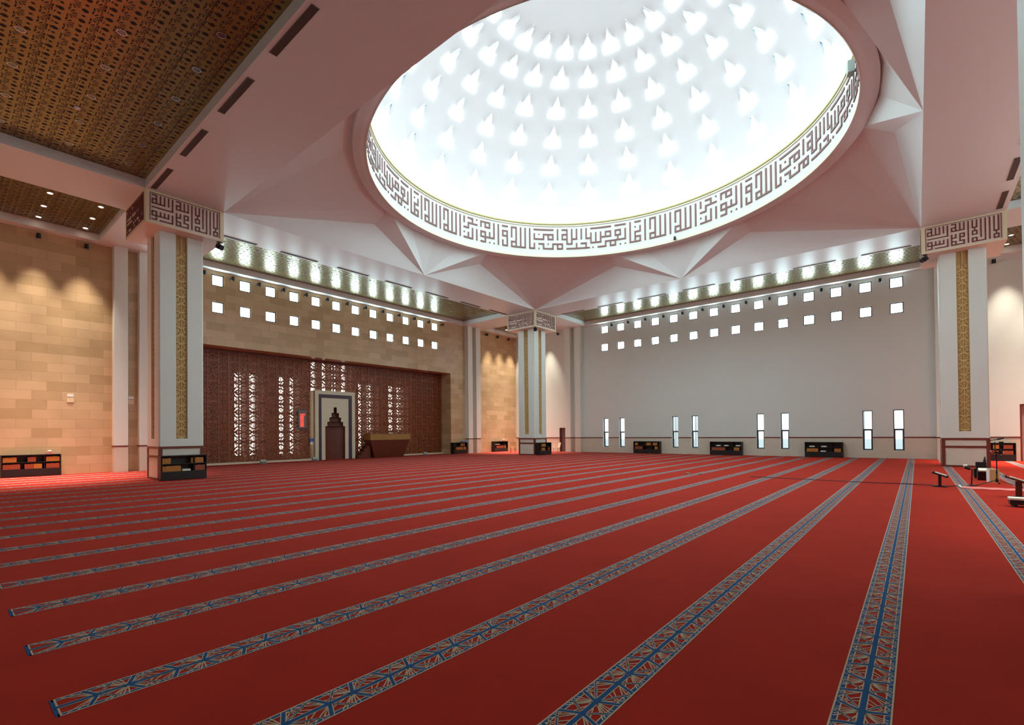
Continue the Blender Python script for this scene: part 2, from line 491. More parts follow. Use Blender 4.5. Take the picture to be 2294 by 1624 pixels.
# dado line, skirting, pilasters
b = MB(); spans = [(XL, -24.42)]
edges = sorted([(x - SW, x + SW) for x in SLX] + [DOOR_B[:2], DOOR_R[:2]])
cur = XL
for a, c in edges:
    b.box(cur, a, YF - 0.02, YF - 0.0005, 1.205, 1.275, 'trim_brown'); cur = c
b.box(cur, XR, YF - 0.02, YF - 0.0005, 1.205, 1.275, 'trim_brown')
struct(b.build('trim_1'))
b = MB(); b.box(XR - 0.02, XR - 0.0005, YN, YF - 0.02, 1.205, 1.275, 'trim_brown'); struct(b.build('trim_2'))
b = MB(); b.box(XL, XR - 0.02, YN + 0.0005, YN + 0.02, 1.205, 1.275, 'trim_brown'); struct(b.build('trim_3'))
tn = [3]
def pilaster(axis, plane, inw, c):
    tn[0] += 1
    b = MB(); dpt = 0.42
    d0, d1 = sorted((plane, plane + inw * dpt))
    for a, e in ((c - 0.78, c - 0.235), (c + 0.235, c + 0.78)):
        if axis == 'x':
            b.box(d0, d1, a, e, 1.27, HS, 'paint_white'); b.box(d0, d1, a, e, 0, 1.2, 'dado_stone'); b.box(d0, d1 + inw * 0.01, a - 0.01, e + 0.01, 1.2, 1.27, 'trim_brown')
        else:
            b.box(a, e, d0, d1, 1.27, HS, 'paint_white'); b.box(a, e, d0, d1, 0, 1.2, 'dado_stone'); b.box(a - 0.01, e + 0.01, d0 - 0.01, d1, 1.2, 1.27, 'trim_brown')
    struct(b.build('trim_%d' % tn[0]))
for c in (6.52, 30.92):
    pilaster('x', XL, 1, c); pilaster('x', XR, -1, c)
for c in (-22.75, 1.61): pilaster('y', YF, -1, c)

# doors
def door(n, x0, x1, z1, slats):
    b = MB(); y0 = YF + 0.18
    b.box(x0, x0 + 0.07, YF + 0.02, y0 + 0.1, 0, z1, 'trim_brown'); b.box(x1 - 0.07, x1, YF + 0.02, y0 + 0.1, 0, z1, 'trim_brown'); b.box(x0 + 0.07, x1 - 0.07, YF + 0.02, y0 + 0.1, z1 - 0.07, z1, 'trim_brown')
    o = struct(b.build('door_%d' % n))
    p = MB(); m = 'door_grey' if not slats else 'door_slat'
    p.box(x0 + 0.07, x1 - 0.07, y0, y0 + 0.05, 0.01, z1 - 0.07, m)
    if slats:
        z = 0.1
        while z < z1 - 0.2:
            p.box(x0 + 0.28, x1 - 0.28, y0 - 0.02, y0, z, z + 0.035, m); z += 0.055
    p.build('door_leaf', o)
    h = MB(); hx = x0 + 0.16 if slats else x1 - 0.2
    h.tube((hx, y0 - 0.06, 0.95), (hx, y0 - 0.06, 1.25), 0.014, 'silver', 8); h.box(hx - 0.01, hx + 0.01, y0 - 0.06, y0, 0.97, 0.99, 'silver'); h.box(hx - 0.01, hx + 0.01, y0 - 0.06, y0, 1.21, 1.23, 'silver')
    h.build('door_handle', o)
door(1, *DOOR_B[:2], 2.13, False)
door(2, *DOOR_R[:2], 2.97, True)

# ------------------------------------------------------------------ ceiling: beam grid with gold panels, folded vault, ring and dome
def build_ceiling():
    xs = [XL, SX, BX[0], BX[1], BX[2], BX[3], 7.75, XR]
    ys = [YN, -0.25, BY[0], BY[1], BY[2], BY[3], SY, YF]
    soff = MB(); n = 0
    names = {}
    def is_s(i, j):
        return i in (0, 2, 4, 6) or j in (0, 2, 4, 6)
    for i in range(7):
        for j in range(7):
            x0, x1, y0, y1 = xs[i], xs[i + 1], ys[j], ys[j + 1]
            if i == 3 and j == 3: continue
            if is_s(i, j):
                soff.face([(x0, y0, HS), (x0, y1, HS), (x1, y1, HS), (x1, y0, HS)], 'paint_ceiling')
            else:
                n += 1
                for p, q in (((x0, y0), (x1, y0)), ((x1, y0), (x1, y1)), ((x1, y1), (x0, y1)), ((x0, y1), (x0, y0))):
                    soff.face([(*p, HS), (*q, HS), (*q, HP + 0.02), (*p, HP + 0.02)], 'paint_ceiling')
                g = MB(); g.box(x0 + 0.001, x1 - 0.001, y0 + 0.001, y1 - 0.001, HP, HP + 0.05, 'gold_panel')
                struct(g.build('ceiling_panel'))
    struct(soff.build('ceiling'))
    # folded vault between the square of beams and the ring
    b = MB(); RO, ZR = 9.9, 12.9
    def rp(deg, r=RO, z=ZR): return (CX0 + r * math.cos(math.radians(deg)), CY0 + r * math.sin(math.radians(deg)), z)
    for s in range(4):
        base = 90 * s
        def loc(a, t, z, base=base):
            c, sn = math.cos(math.radians(base)), math.sin(math.radians(base))
            return (CX0 + a * c - t * sn, CY0 + a * sn + t * c, z)
        Mp = loc(HALF, 0, HS)
        arcs = [rp(base + d) for d in (-22.5, -11.25, 0, 11.25, 22.5)]
        for k in range(4): b.face([Mp, arcs[k + 1], arcs[k]], 'paint_ceiling')
        for sg in (-1, 1):
            C = loc(HALF, sg * HALF, HS); V = loc(10.13, sg * 3.96, 12.39); R1 = rp(base + sg * 22.5)
            b.face([C, Mp, V], 'paint_ceiling'); b.face([V, Mp, R1], 'paint_ceiling'); b.face([C, V, R1], 'paint_ceiling')
        C = loc(HALF, HALF, HS)
        fan = [base + d for d in (22.5, 35, 55, 67.5)]
        for k in range(3): b.face([C, rp(fan[k]), rp(fan[k + 1])], 'paint_ceiling')
    struct(b.build('vault'))
    # dome shell
    d = MB(); prof = []; RD, ZD = 9.71, 14.82
    prof.append((9.46, 14.80)); prof.append((RD, ZD))
    for k in range(1, 33):
        t = PI / 2 * k / 32; prof.append((max(0.0005, RD * math.cos(t)), 14.9 + RD * 0.8 * math.sin(t)))
    d.lathe([(r, z) for r, z in prof], (CX0, CY0, 0), 'dome_white', 144)
    struct(d.build('dome', smooth=True))
build_ceiling()

# ring with the square-kufic inscription
ring = thing('inscription_ring', 'cream ring below the white dome with brown angular script running round it', 'inscription band', (CX0, CY0, HR))
b = MB(); b.lathe([(9.41, 0.0), (9.41, HU - HR)], (0, 0, 0), 'band_panel', 180)
b.build('script_band', ring, smooth=True)
b = MB(); b.lathe([(9.405, 0.14), (9.385, 0.12), (9.385, 0.02), (9.405, 0.0), (9.62, -0.02), (9.9, 0.0), (9.92, 0.4), (9.41, 0.4)], (0, 0, 0), 'paint_ceiling', 180)
b.build('ring_underside', ring)
b = MB(); b.lathe([(9.407, 0.17), (9.38, 0.15), (9.38, 0.0), (9.41, -0.015)], (0, 0, 0), 'band_cream', 180)
b.lathe([(9.41, 2.0), (9.37, 1.98), (9.36, 1.93), (9.41, 1.90)], (0, 0, 0), 'band_cream', 180)
b.build('edge_molding', ring)
b = MB(); b.lathe([(9.41, 2.12), (9.35, 2.11), (9.35, 2.04), (9.41, 2.03)], (0, 0, 0), 'molding_gold', 180)
b.build('gold_molding', ring)
b = MB(); b.lathe([(9.47, 2.135), (9.66, 2.135)], (0, 0, 0), 'cove_lamp', 120)
b.build('cove_lamp', ring)

# strokes: (col0,row0,col1,row1); rows 0 (top) .. 4 (bottom)
H = lambda c0, c1, r: (c0, r, c1, r)
Vv = lambda c, r0, r1: (c, r0, c, r1)
def allah(c): return [H(c, c + 1, 0), Vv(c, 0, 2), Vv(c + 1, 0, 4), H(c, c + 1, 3), Vv(c, 3, 4), H(c, c + 3, 4), Vv(c + 2, 0, 4), Vv(c + 3, 0, 4)]
RING = [Vv(0, 0, 4), Vv(1, 0, 1), H(2, 3, 0), Vv(3, 0, 1), H(2, 4, 1), Vv(2, 1, 2), H(1, 2, 2), Vv(2, 3, 4), Vv(3, 2, 4), H(1, 3, 4), Vv(4, 2, 4),
        H(5, 7, 0), Vv(5, 0, 1), Vv(6, 0, 1), Vv(7, 0, 1), H(6, 7, 1), H(5, 6, 2), Vv(5, 2, 3), Vv(6, 2, 4), H(5, 8, 3), H(5, 6, 4), Vv(7, 2, 3), Vv(8, 0, 3),
        Vv(9, 0, 4), H(10, 11, 0), H(10, 11, 1), Vv(10, 1, 2), Vv(11, 1, 4), H(10, 11, 2), Vv(10, 3, 4), H(10, 11, 4)] + allah(12) + [
        Vv(16, 0, 4), H(16, 17, 4), Vv(17, 3, 4), H(17, 21, 0), Vv(17, 1, 2), H(17, 19, 2), Vv(19, 1, 2), H(19, 21, 1), Vv(20, 1, 2), Vv(21, 1, 2), H(20, 21, 2),
        H(18, 19, 3), Vv(19, 3, 4), H(19, 21, 4), Vv(21, 3, 4), H(21, 23, 3), Vv(22, 3, 4), Vv(23, 3, 4), H(22, 23, 4), Vv(22, 0, 2),
        H(23, 24, 0), Vv(24, 0, 3), H(23, 24, 1), Vv(23, 1, 2), H(23, 24, 2), H(24, 25, 3), Vv(25, 0, 3), H(25, 26, 2), Vv(26, 0, 2), Vv(27, 0, 2), Vv(28, 0, 2), H(28, 29, 2),
        Vv(29, 1, 3), Vv(30, 1, 3), Vv(31, 1, 3), H(29, 31, 3), H(31, 33, 2), Vv(32, 1, 2), H(32, 33, 1), Vv(33, 1, 2), H(29, 33, 0),
        H(24, 28.6, 4), Vv(26, 3, 4), H(27, 28, 3), Vv(28, 3, 4), H(30.5, 32, 4), Vv(32, 3, 4), H(32, 36, 3), Vv(33, 3, 4), Vv(34, 3, 4), H(33, 34, 4),
        H(34, 36, 0), H(34, 35, 1), H(34, 35, 2), Vv(34, 1, 2), Vv(35, 1, 2), Vv(34.5, 2, 3), Vv(36, 1, 3),
        Vv(37, 0, 4), H(37, 39, 4), Vv(38, 2, 4), H(38, 39, 2), Vv(39, 1, 2), H(38, 39, 3), Vv(39, 3, 4), H(38, 39, 0), Vv(40, 0, 4)] + allah(41) + [Vv(45, 0, 4)] + allah(46)
DOTS = [(4, 0), (1, 3), (7, 4), (8, 4), (18, 1), (20, 3), (18, 4), (29.4, 4), (35, 4), (36, 4), (38, 1)]
def build_ring_text():
    b = MB(); th = 0.086; r0, r1 = 9.408, 9.375
    def ang(c): return math.radians(171.5 - 1.8 * c)
    dth = th / 2 / 9.41
    def patch(a0, a1, z0, z1):
        n = max(1, int(abs(a1 - a0) / math.radians(2.0)) + 1)
        for k in range(n):
            p, q = a0 + (a1 - a0) * k / n, a0 + (a1 - a0) * (k + 1) / n
            P = lambda r, a, z: (r * math.cos(a), r * math.sin(a), z - HR)
            v = [P(r0, p, z0), P(r0, q, z0), P(r0, q, z1), P(r0, p, z1), P(r1, p, z0), P(r1, q, z0), P(r1, q, z1), P(r1, p, z1)]
            b.poly(v, [(4, 5, 6, 7), (0, 1, 5, 4), (1, 2, 6, 5), (2, 3, 7, 6), (3, 0, 4, 7)], 'band_letter')
    zr = lambda r: 14.40 - 0.295 * r
    for rep in range(4):
        o = 50 * rep
        for c0, ra, c1, rb in RING:
            A, B = ang(c0 + o), ang(c1 + o)
            a0, a1 = max(A, B) + dth, min(A, B) - dth
            patch(a1, a0, zr(max(ra, rb)) - th / 2, zr(min(ra, rb)) + th / 2)
        for c, r in DOTS:
            patch(ang(c + o) - dth * 0.9, ang(c + o) + dth * 0.9, zr(r) - th * 0.45, zr(r) + th * 0.45)
    b.build('lettering', ring)
build_ring_text()
# small boxes fixed to the ring
o = MB(); a = math.radians(12.5); T = Matrix.Translation((CX0 + 9.25 * math.cos(a), CY0 + 9.25 * math.sin(a), 14.15)) @ Matrix.Rotation(a, 4, 'Z')
o.obox(T, 0.1, 0.16, 0.2, 'grey_box'); tag(o.build('loudspeaker'), 'small grey loudspeaker on the inscription ring, right under the dome', 'loudspeaker')
o = MB(); a = math.radians(88.7); T = Matrix.Translation((CX0 + 9.29 * math.cos(a), CY0 + 9.29 * math.sin(a), 12.82)) @ Matrix.Rotation(a, 4, 'Z')
o.obox(T, 0.06, 0.05, 0.09, 'black_metal'); o.tube(T @ Vector((-0.05, 0, -0.05)), T @ Vector((-0.14, 0, -0.1)), 0.03, 'black_metal', 8)
tag(o.build('sensor'), 'tiny black sensor on the lower edge of the inscription ring', 'sensor')

# triangular skylights of the dome: 6 rings of 24
def build_skylights():
    RD, K = 9.71, 0.8
    def S(phi, az, off=0.0):
        c, s = math.cos(phi), math.sin(phi)
        n = Vector((c / 1.0, 0, s / K)).normalized()
        r, z = RD * c - n.x * off, 14.9 + RD * K * s - n.z * off
        return Vector((CX0 + r * math.cos(az), CY0 + r * math.sin(az), z))
    first = {}
    for ri, ph in enumerate((14.5, 25, 35.2, 45.2, 55, 64)):
        hgt, wid = (1.0, 0.92) if ri < 5 else (1.1, 0.8)
        wid = min(wid, 0.36 * RD * math.cos(math.radians(ph)) * 0.2618 + 0.46)
        for k in range(24):
            az = math.radians(120 + 15 * k)
            phr = math.radians(ph)
            ds = hgt / (RD * math.sqrt(math.sin(phr) ** 2 + (K * math.cos(phr)) ** 2))
            rr = RD * math.cos(phr - ds / 2)
            apex, bl, br = (phr + ds / 2, 0.0), (phr - ds / 2, -wid / 2 / rr), (phr - ds / 2, wid / 2 / rr)
            if k == 0: pos = 'above the middle column'
            elif k <= 12: pos = '%s left of the middle column' % ORD[k - 1]
            else: pos = '%s right of the middle column' % ORD[23 - k]
            nm = 'skylight'
            lab = 'white triangular skylight, %s ring up from the dome rim, %s' % (ORD[ri], pos)
            base = S(phr, az)
            Rz = Matrix.Rotation(az, 4, 'Z'); inv = (Matrix.Translation(base) @ Rz).inverted()
            if ri not in first:
                # first of its ring is built; the others of the ring are turned copies
                def W(p, off): return inv @ S(p[0], az + p[1], off)
                p = MB()
                mid = lambda a_, b_, t: (a_[0] + (b_[0] - a_[0]) * t, a_[1] + (b_[1] - a_[1]) * t)
                cen = ((apex[0] + bl[0] * 2) / 3, 0)
                p.face([W(apex, 0.035), W(bl, 0.035), W(br, 0.035)], 'skylight_pane')
                t = thing(nm, lab, 'skylight', base, az, 'triangular skylights in the dome')
                p.build('pane', t)
                fr = MB()
                for e in (bl, br):
                    a1 = mid(apex, e, 0.55); hh = 0.17
                    sd = 0.018 / rr * (1 if e is br else -1)
                    o_ = lambda q: (q[0], q[1] + sd)
                    # collar: dark inner side, white outer side
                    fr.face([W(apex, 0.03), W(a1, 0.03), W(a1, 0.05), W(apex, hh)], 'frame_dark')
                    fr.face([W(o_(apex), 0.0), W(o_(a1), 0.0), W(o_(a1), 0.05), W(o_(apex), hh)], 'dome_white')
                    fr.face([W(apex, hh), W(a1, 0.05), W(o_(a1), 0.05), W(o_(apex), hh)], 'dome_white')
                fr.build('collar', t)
                first[ri] = (t, [(c, []) for c in kids(t)])
            else:
                t, kd = first[ri]
                dup(t, base, az, lab, 'triangular skylights in the dome', kd)
build_skylights()

# ------------------------------------------------------------------ columns
CAP = [Vv(16, 0, 4), Vv(17, 0, 4), H(16, 17, 4), Vv(16.5, 4, 5), H(16, 17, 5), H(16, 17, 6), Vv(16, 5, 6), Vv(17, 5, 6), Vv(15, 0, 6),
       Vv(14, 0, 6), H(11, 14, 6), Vv(13, 0, 5), Vv(11, 0, 2), Vv(12, 0, 2), H(11, 12, 2), Vv(11.5, 2, 3), H(11, 12, 3), H(11, 12, 4), Vv(11, 3, 4), Vv(12, 3, 4), H(11, 12, 5), Vv(11, 5, 6), Vv(12, 5, 6), Vv(10, 0, 6),
       H(6, 7, 0), Vv(7, 0, 2), H(6, 7, 1), Vv(6, 1, 2), H(6, 9, 2), Vv(8, 0, 2), Vv(9, 0, 2),
       Vv(6, 3, 6), Vv(7, 3, 4), H(6, 7, 4), H(6, 7, 5), Vv(7, 5, 6), H(6, 9, 6), Vv(9, 5, 6), H(8, 9, 5), Vv(8, 3, 5), H(8, 9, 3), Vv(9, 3, 4), H(8, 9, 4),
       H(0, 1, 0), Vv(1, 0, 2), H(0, 1, 1), Vv(0, 1, 2), H(0, 3, 2), Vv(2, 0, 2), Vv(3, 0, 2), Vv(4, 0, 1.9), Vv(5, 0, 3), H(0, 5, 3),
       H(0, 1, 4), H(0, 4, 5), Vv(0, 4, 5), Vv(1, 4, 6), H(0, 1, 6), Vv(2, 4, 5), Vv(3, 4, 5), Vv(4, 4, 5), Vv(5, 4, 6), H(1.9, 5, 6)]
def rot4(x, y, k):
    for _ in range(k): x, y = -y, x
    return x, y
def build_column():
    root = thing('column', 'large white square column at left with a bookcase standing against its foot', 'column', (*COLS['A'], 0), 0, 'square columns carrying the dome')
    h = CW / 2; ch = 0.045; sw = 0.20; sd = 0.09
    # shaft with a vertical slot on each face
    def outline(slots):
        pts = []
        for k in range(4):
            side = [(-h + ch, -h)]
            if slots: side += [(-sw, -h), (-sw, -h + sd), (sw, -h + sd), (sw, -h)]
            side += [(h - ch, -h)]
            pts += [rot4(x, y, k) for x, y in side]
        return pts
    b = MB()
    b.prism(outline(False), 1.30, 1.60, 'paint_white'); b.prism(outline(True), 1.60, CAPZ, 'paint_white')
    b.build('shaft', root)
    # plinth
    b = MB(); b.box(-h + 0.02, h - 0.02, -h + 0.02, h - 0.02, 0, 1.29, 'marble'); b.build('plinth', root)
    b = MB(); t0, t1 = h - 0.03, h + 0.004
    for k in range(4):
        def bx(x0, x1, z0, z1):
            p = [rot4(x, y, k) for x, y in ((x0, -t1), (x1, -t0))]
            xa, xb = sorted((p[0][0], p[1][0])); ya, yb = sorted((p[0][1], p[1][1]))
            b.box(xa, xb, ya, yb, z0, z1, 'trim_brown')
        bx(-t1, -h + 0.12, 0, 1.30); bx(h - 0.12, t0, 0, 1.30)
        bx(-h + 0.12, h - 0.12, 1.21, 1.30); bx(-h + 0.12, h - 0.12, 0.86, 0.95); bx(-h + 0.12, h - 0.12, 0, 0.08)
    b.build('plinth_frame', root)
    # carved strips in the slots
    P, W = 0.62, 2 * sw; L = motif(P, W * 0.94)
    for k in range(4):
        b = MB(); yb = -h + sd
        c, s = math.cos(k * PI / 2), math.sin(k * PI / 2)
        T = Matrix.Rotation(k * PI / 2, 4, 'Z')
        def quadbox(x0, z0, x1, z1, w, d):
            dx, dz = x1 - x0, z1 - z0; l = math.hypot(dx, dz); nx, nz = -dz / l * w / 2, dx / l * w / 2
            v = []
            for y in (yb, yb - d):
                for x, z in ((x0 + nx, z0 + nz), (x0 - nx, z0 - nz), (x1 - nx, z1 - nz), (x1 + nx, z1 + nz)): v.append(T @ Vector((x, y, z)))
            b.poly(v, [(4, 5, 6, 7), (0, 1, 5, 4), (1, 2, 6, 5), (2, 3, 7, 6), (3, 0, 4, 7)], 'relief_tan')
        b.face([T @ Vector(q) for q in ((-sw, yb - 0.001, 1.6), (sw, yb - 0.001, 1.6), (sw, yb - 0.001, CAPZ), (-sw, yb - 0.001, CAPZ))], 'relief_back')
        for x, w in ((-sw + 0.012, 0.024), (sw - 0.012, 0.024), (0, 0.03)): quadbox(x, 1.62, x, CAPZ, w, 0.03)
        z = 1.62
        while z + P < CAPZ:
            for s0, t_0, s1, t_1, kind in L:
                quadbox(t_0, z + s0, t_1, z + s1, {'bar': 0.05, 'rib': 0.024, 'line': 0.018}[kind], {'bar': 0.028, 'rib': 0.024, 'line': 0.02}[kind])
            z += P
        b.build('carved_strip', root)
    # capital with script on its four faces
    q = CAPW / 2; HT = HS - 0.003
    b = MB(); b.box(-q, q, -q, q, CAPZ, HT, 'cap_panel'); cp = b.build('capital', root)
    b = MB()
    for k in range(4):
        T = Matrix.Rotation(k * PI / 2, 4, 'Z')
        for x0, x1, z0, z1, d in ((-q, q, HS - 0.07, HS - 0.004, 0.02), (-q, q, CAPZ, CAPZ + 0.05, 0.012), (-q, -q + 0.13, CAPZ + 0.05, HS - 0.07, 0.012), (q - 0.13, q, CAPZ + 0.05, HS - 0.07, 0.012)):
            v = [T @ Vector(p) for p in ((x0, -q - d, z0), (x1, -q - d, z0), (x1, -q - d, z1), (x0, -q - d, z1), (x0, -q, z0), (x1, -q, z0), (x1, -q, z1), (x0, -q, z1))]
            b.poly(v, [(0, 1, 2, 3), (1, 0, 4, 5), (2, 1, 5, 6), (3, 2, 6, 7), (0, 3, 7, 4)], 'cap_cream')
    b.build('capital_edge', cp)
    b = MB()
    xk = lambda k_: -q + 0.222 + 0.1318 * k_
    zr = lambda r: HS - 0.155 - 0.152 * r
    th = 0.042
    for k in range(4):
        T = Matrix.Rotation(k * PI / 2, 4, 'Z')
        strokes = [(xk(c0) - th / 2, xk(c1) + th / 2, zr(rb) - th / 2, zr(ra) + th / 2) for c0, ra, c1, rb in CAP]
        fx0, fx1, fz0, fz1 = xk(0) - 0.075, xk(17) + 0.085, zr(6) - 0.06, zr(0) + 0.06
        strokes += [(fx0, fx1, fz1, fz1 + 0.012), (fx0, fx0 + 0.012, fz0, fz1), (fx1 - 0.014, fx1, fz0, fz1)]
        for x0, x1, z0, z1 in strokes:
            d = 0.022
            v = [T @ Vector(p) for p in ((x0, -q - d, z0), (x1, -q - d, z0), (x1, -q - d, z1), (x0, -q - d, z1), (x0, -q, z0), (x1, -q, z0), (x1, -q, z1), (x0, -q, z1))]
            b.poly(v, [(0, 1, 2, 3), (1, 0, 4, 5), (2, 1, 5, 6), (3, 2, 6, 7), (0, 3, 7, 4)], 'letter_brown')
    b.build('lettering', cp)
    root['kind'] = 'thing'
    return root
colA = build_column()
dup(colA, (*COLS['B'], 0), None, 'white square column in the middle distance below the far corner of the dome square')
dup(colA, (*COLS['C'], 0), None, 'white square column at right in front of the slit-window wall, brown framed marble foot')
dup(colA, (*COLS['D'], 0), None, 'white square column standing beside the camera, just outside the view')

# small speakers hung under the capitals
def cap_speaker(x, y, a, lab):
    t = thing('ceiling_speaker', lab, 'loudspeaker', (x, y, CAPZ), a)
    b = MB(); b.tube((0, 0, 0.0), (0, 0, -0.12), 0.03, 'black_metal', 8); b.box(-0.06, 0.06, -0.06, 0.06, -0.03, -0.001, 'black_metal'); b.build('bracket', t)
    b = MB(); T = Matrix.Translation((0.05, 0, -0.2)) @ Matrix.Rotation(0.6, 4, 'Y'); b.obox(T, 0.09, 0.12, 0.09, 'black_metal')
    b.tube(T @ Vector((0.09, 0, 0)), T @ Vector((0.14, 0, 0)), 0.085, 'frame_dark', 12, 0.1); b.build('body', t)
cap_speaker(-21.58, 7.74, 0.3, 'small black loudspeaker under the capital of the left column')
cap_speaker(-21.56, 29.70, -0.8, 'small black loudspeaker under the capital of the far middle column')
cap_speaker(0.38, 29.70, -2.4, 'small black loudspeaker under the capital of the right column')

# ------------------------------------------------------------------ vents in the beams
def make_vent(lab, loc, rz):
    t = thing('air_vent', lab, 'air vent', loc, rz, 'slatted vents in the beams')
    b = MB(); L, W = 2.0, 0.20
    b.box(-L / 2, L / 2, -W / 2, -W / 2 + 0.012, -0.012, -0.001, 'vent_grey'); b.box(-L / 2, L / 2, W / 2 - 0.012, W / 2, -0.012, -0.001, 'paint_white')
    b.box(-L / 2, -L / 2 + 0.012, -W / 2 + 0.012, W / 2 - 0.012, -0.012, -0.001, 'vent_grey'); b.box(L / 2 - 0.012, L / 2, -W / 2 + 0.012, W / 2 - 0.012, -0.012, -0.001, 'vent_grey')
    b.build('frame', t)
    b = MB(); b.face([(-L / 2, -W / 2, -0.002), (L / 2, -W / 2, -0.002), (L / 2, W / 2, -0.002), (-L / 2, W / 2, -0.002)], 'vent_dark')
    for i in range(5):
        y = -W / 2 + 0.03 + i * 0.035; b.box(-L / 2 + 0.012, L / 2 - 0.012, y, y + 0.010, -0.009, -0.003, 'vent_grey')
    b.build('slats', t)
    return t
v0 = None; vkd = None
def vent(lab, loc, rz):
    global v0, vkd
    if v0 is None:
        v0 = make_vent(lab, loc, rz); vkd = [(c, []) for c in kids(v0)]
    else: dup(v0, loc, rz, lab, None, vkd)
for i in range(6): vent('grey vent in the beam beside the near gold panel, %s from the left column' % ORD[i], (-20.25 + 3.215 * i, 5.385, HS), 0)
for i, y in enumerate((9.27, 12.42, 15.6, 18.8, 21.95, 25.15, 28.2)): vent('grey vent in the beam facing the prayer wall, %s from the left column' % ORD[i], (-23.92, y, HS), PI / 2)
for i in range(7): vent('grey vent in the right-hand beam, %s from the right column' % ORD[i], (2.72, 28.2 - 3.1 * i, HS), -PI / 2)
for i in range(7): vent('thin vent in the beam along the slit-window wall, %s from the right column' % ORD[i], (-1.1 - 3.1 * i, 32.04, HS), PI)

# ------------------------------------------------------------------ downlights
def make_dl(lit):
    t = thing('downlight', '', 'downlight')
    b = MB(); b.lathe([(0.105, 0.0), (0.105, -0.012), (0.085, -0.012), (0.08, 0.0)], (0, 0, 0), 'white_plastic' if lit else 'silver', 20); b.build('trim_ring', t)
    b = MB(); b.tube((0, 0, -0.002), (0, 0, -0.006), 0.082, 'lamp_lit' if lit else 'lamp_off', 20); b.build('lens', t)
    return t
dl = {}
def downlight(x, y, lit, lab, group):
    if lit not in dl:
        t = make_dl(lit); t.location = (x, y, HP); t['label'] = lab; t['group'] = group
        dl[lit] = (t, [(c, []) for c in kids(t)])
    else:
        t = dup(dl[lit][0], (x, y, HP), None, lab, group, dl[lit][1])
    if lit:
        ld = bpy.data.lights.get('downlight_beam')
        if ld is None:
            ld = bpy.data.lights.new('downlight_beam', 'SPOT'); ld.energy = W_SPOT * 4; ld.color = (1.0, 0.88, 0.72)
            ld.spot_size = math.radians(50); ld.spot_blend = 1.0; ld.shadow_soft_size = 0.07
        lo = bpy.data.objects.new('downlight_beam', ld); COL.objects.link(lo); lo.parent = t; lo.location = (0, 0, -0.03)
GX = (-25.39, -27.0, -28.5)
for r_, y in enumerate((4.59, 3.02, 1.45)):
    for i, x in enumerate(GX): downlight(x, y, True, 'glowing downlight in the left corner ceiling, %s row, %s from the column' % (('right', 'middle', 'left')[r_], ORD[i]), 'lit downlights of the left corner')
for r_, y in enumerate((33.2, 34.75, 36.3)):
    for i, x in enumerate(GX): downlight(x, y, True, 'glowing downlight in the far corner ceiling, %s row, %s outward' % (ORD[r_], ORD[i]), 'lit downlights of the far corner')
for r_, y in enumerate((36.33, 34.78, 33.2)):
    for i, x in enumerate((3.62, 5.2, 6.8)): downlight(x, y, True, 'glowing downlight in the right corner ceiling, %s row from the wall, %s from the column' % (ORD[r_], ORD[i]), 'lit downlights of the right corner')
for r_, y in enumerate((27.0, 22.0, 17.0, 12.0)):
    for i, x in enumerate((4.0, 6.6)): downlight(x, y, True, 'glowing downlight above the right aisle, %s row, %s from the beam' % (ORD[r_], ORD[i]), 'lit downlights of the right aisle')
for r_, y in enumerate((4.5, 2.92, 1.34)):
    for i, x in enumerate((-20.62, -18.97, -17.3, -15.65, -14.0, -12.35)):
        downlight(x, y, False, 'unlit round downlight in the near gold ceiling, %s row, %s from the left' % (('beam-side', 'middle', 'outer')[r_], ORD[i]), 'unlit downlights of the near gold panel')
for r_, x in enumerate((-25.6, -27.2)):
    for i in range(12): downlight(x, 9.3 + 1.72 * i, False, 'unlit round downlight over the prayer wall aisle, %s row, %s from the left column' % (('inner', 'outer')[r_], ORD[i]), 'unlit downlights above the prayer wall aisle')
o = MB(); o.lathe([(0.0005, -0.05), (0.05, -0.048), (0.075, -0.03), (0.08, 0.0)], (-18.19, 2.75, HP), 'white_plastic', 20)
tag(o.build('smoke_detector', smooth=True), 'round white smoke detector on the near gold ceiling', 'smoke detector')

# ------------------------------------------------------------------ wall spotlights
def make_spot(lab, loc, rz):
    t = thing('wall_spotlight', lab, 'spotlight', loc, rz)
    b = MB(); b.box(0, 0.02, -0.05, 0.05, -0.05, 0.05, 'black_metal'); b.tube((0.02, 0, 0), (0.16, 0, 0.02), 0.016, 'black_metal', 8); b.build('arm', t)
    b = MB(); b.tube((0.20, 0, 0.10), (0.15, 0, -0.12), 0.075, 'black_metal', 14, 0.09); b.tube((0.1495, 0, -0.121), (0.148, 0, -0.127), 0.075, 'silver', 14); b.build('head', t)
    return t
s0 = None; skd = None
def spot(lab, loc, rz):
    global s0, skd
    if s0 is None: s0 = make_spot(lab, loc, rz); skd = [(c, []) for c in kids(s0)]
    else: dup(s0, loc, rz, lab, None, skd)
for i in range(13): spot('black spotlight high on the prayer wall, %s from the left column' % ORD[i], (XL, 10.478 - 0.738 + 1.476 * i, 10.62), 0)
for i in range(13): spot('black spotlight above the slit windows, %s from the right column' % ORD[i], (RWX[12 - i] + 0.73, YF, 10.62), -PI / 2)
for i, y in enumerate((3.1, 4.75)): spot('black spotlight at the top of the left corner stone wall, %s from the edge' % ORD[i], (XL, y, 10.62), 0)
for i, y in enumerate((32.9, 34.4, 36.0)): spot('black spotlight at the top of the far corner stone wall, %s from the pilaster' % ORD[i], (XL, y, 10.62), 0)
spot('black spotlight over the grey door beyond the middle column', (-24.4, YF, 10.62), -PI / 2)
spot('black spotlight at the top of the wall right of the right column', (3.2, YF, 10.62), -PI / 2)

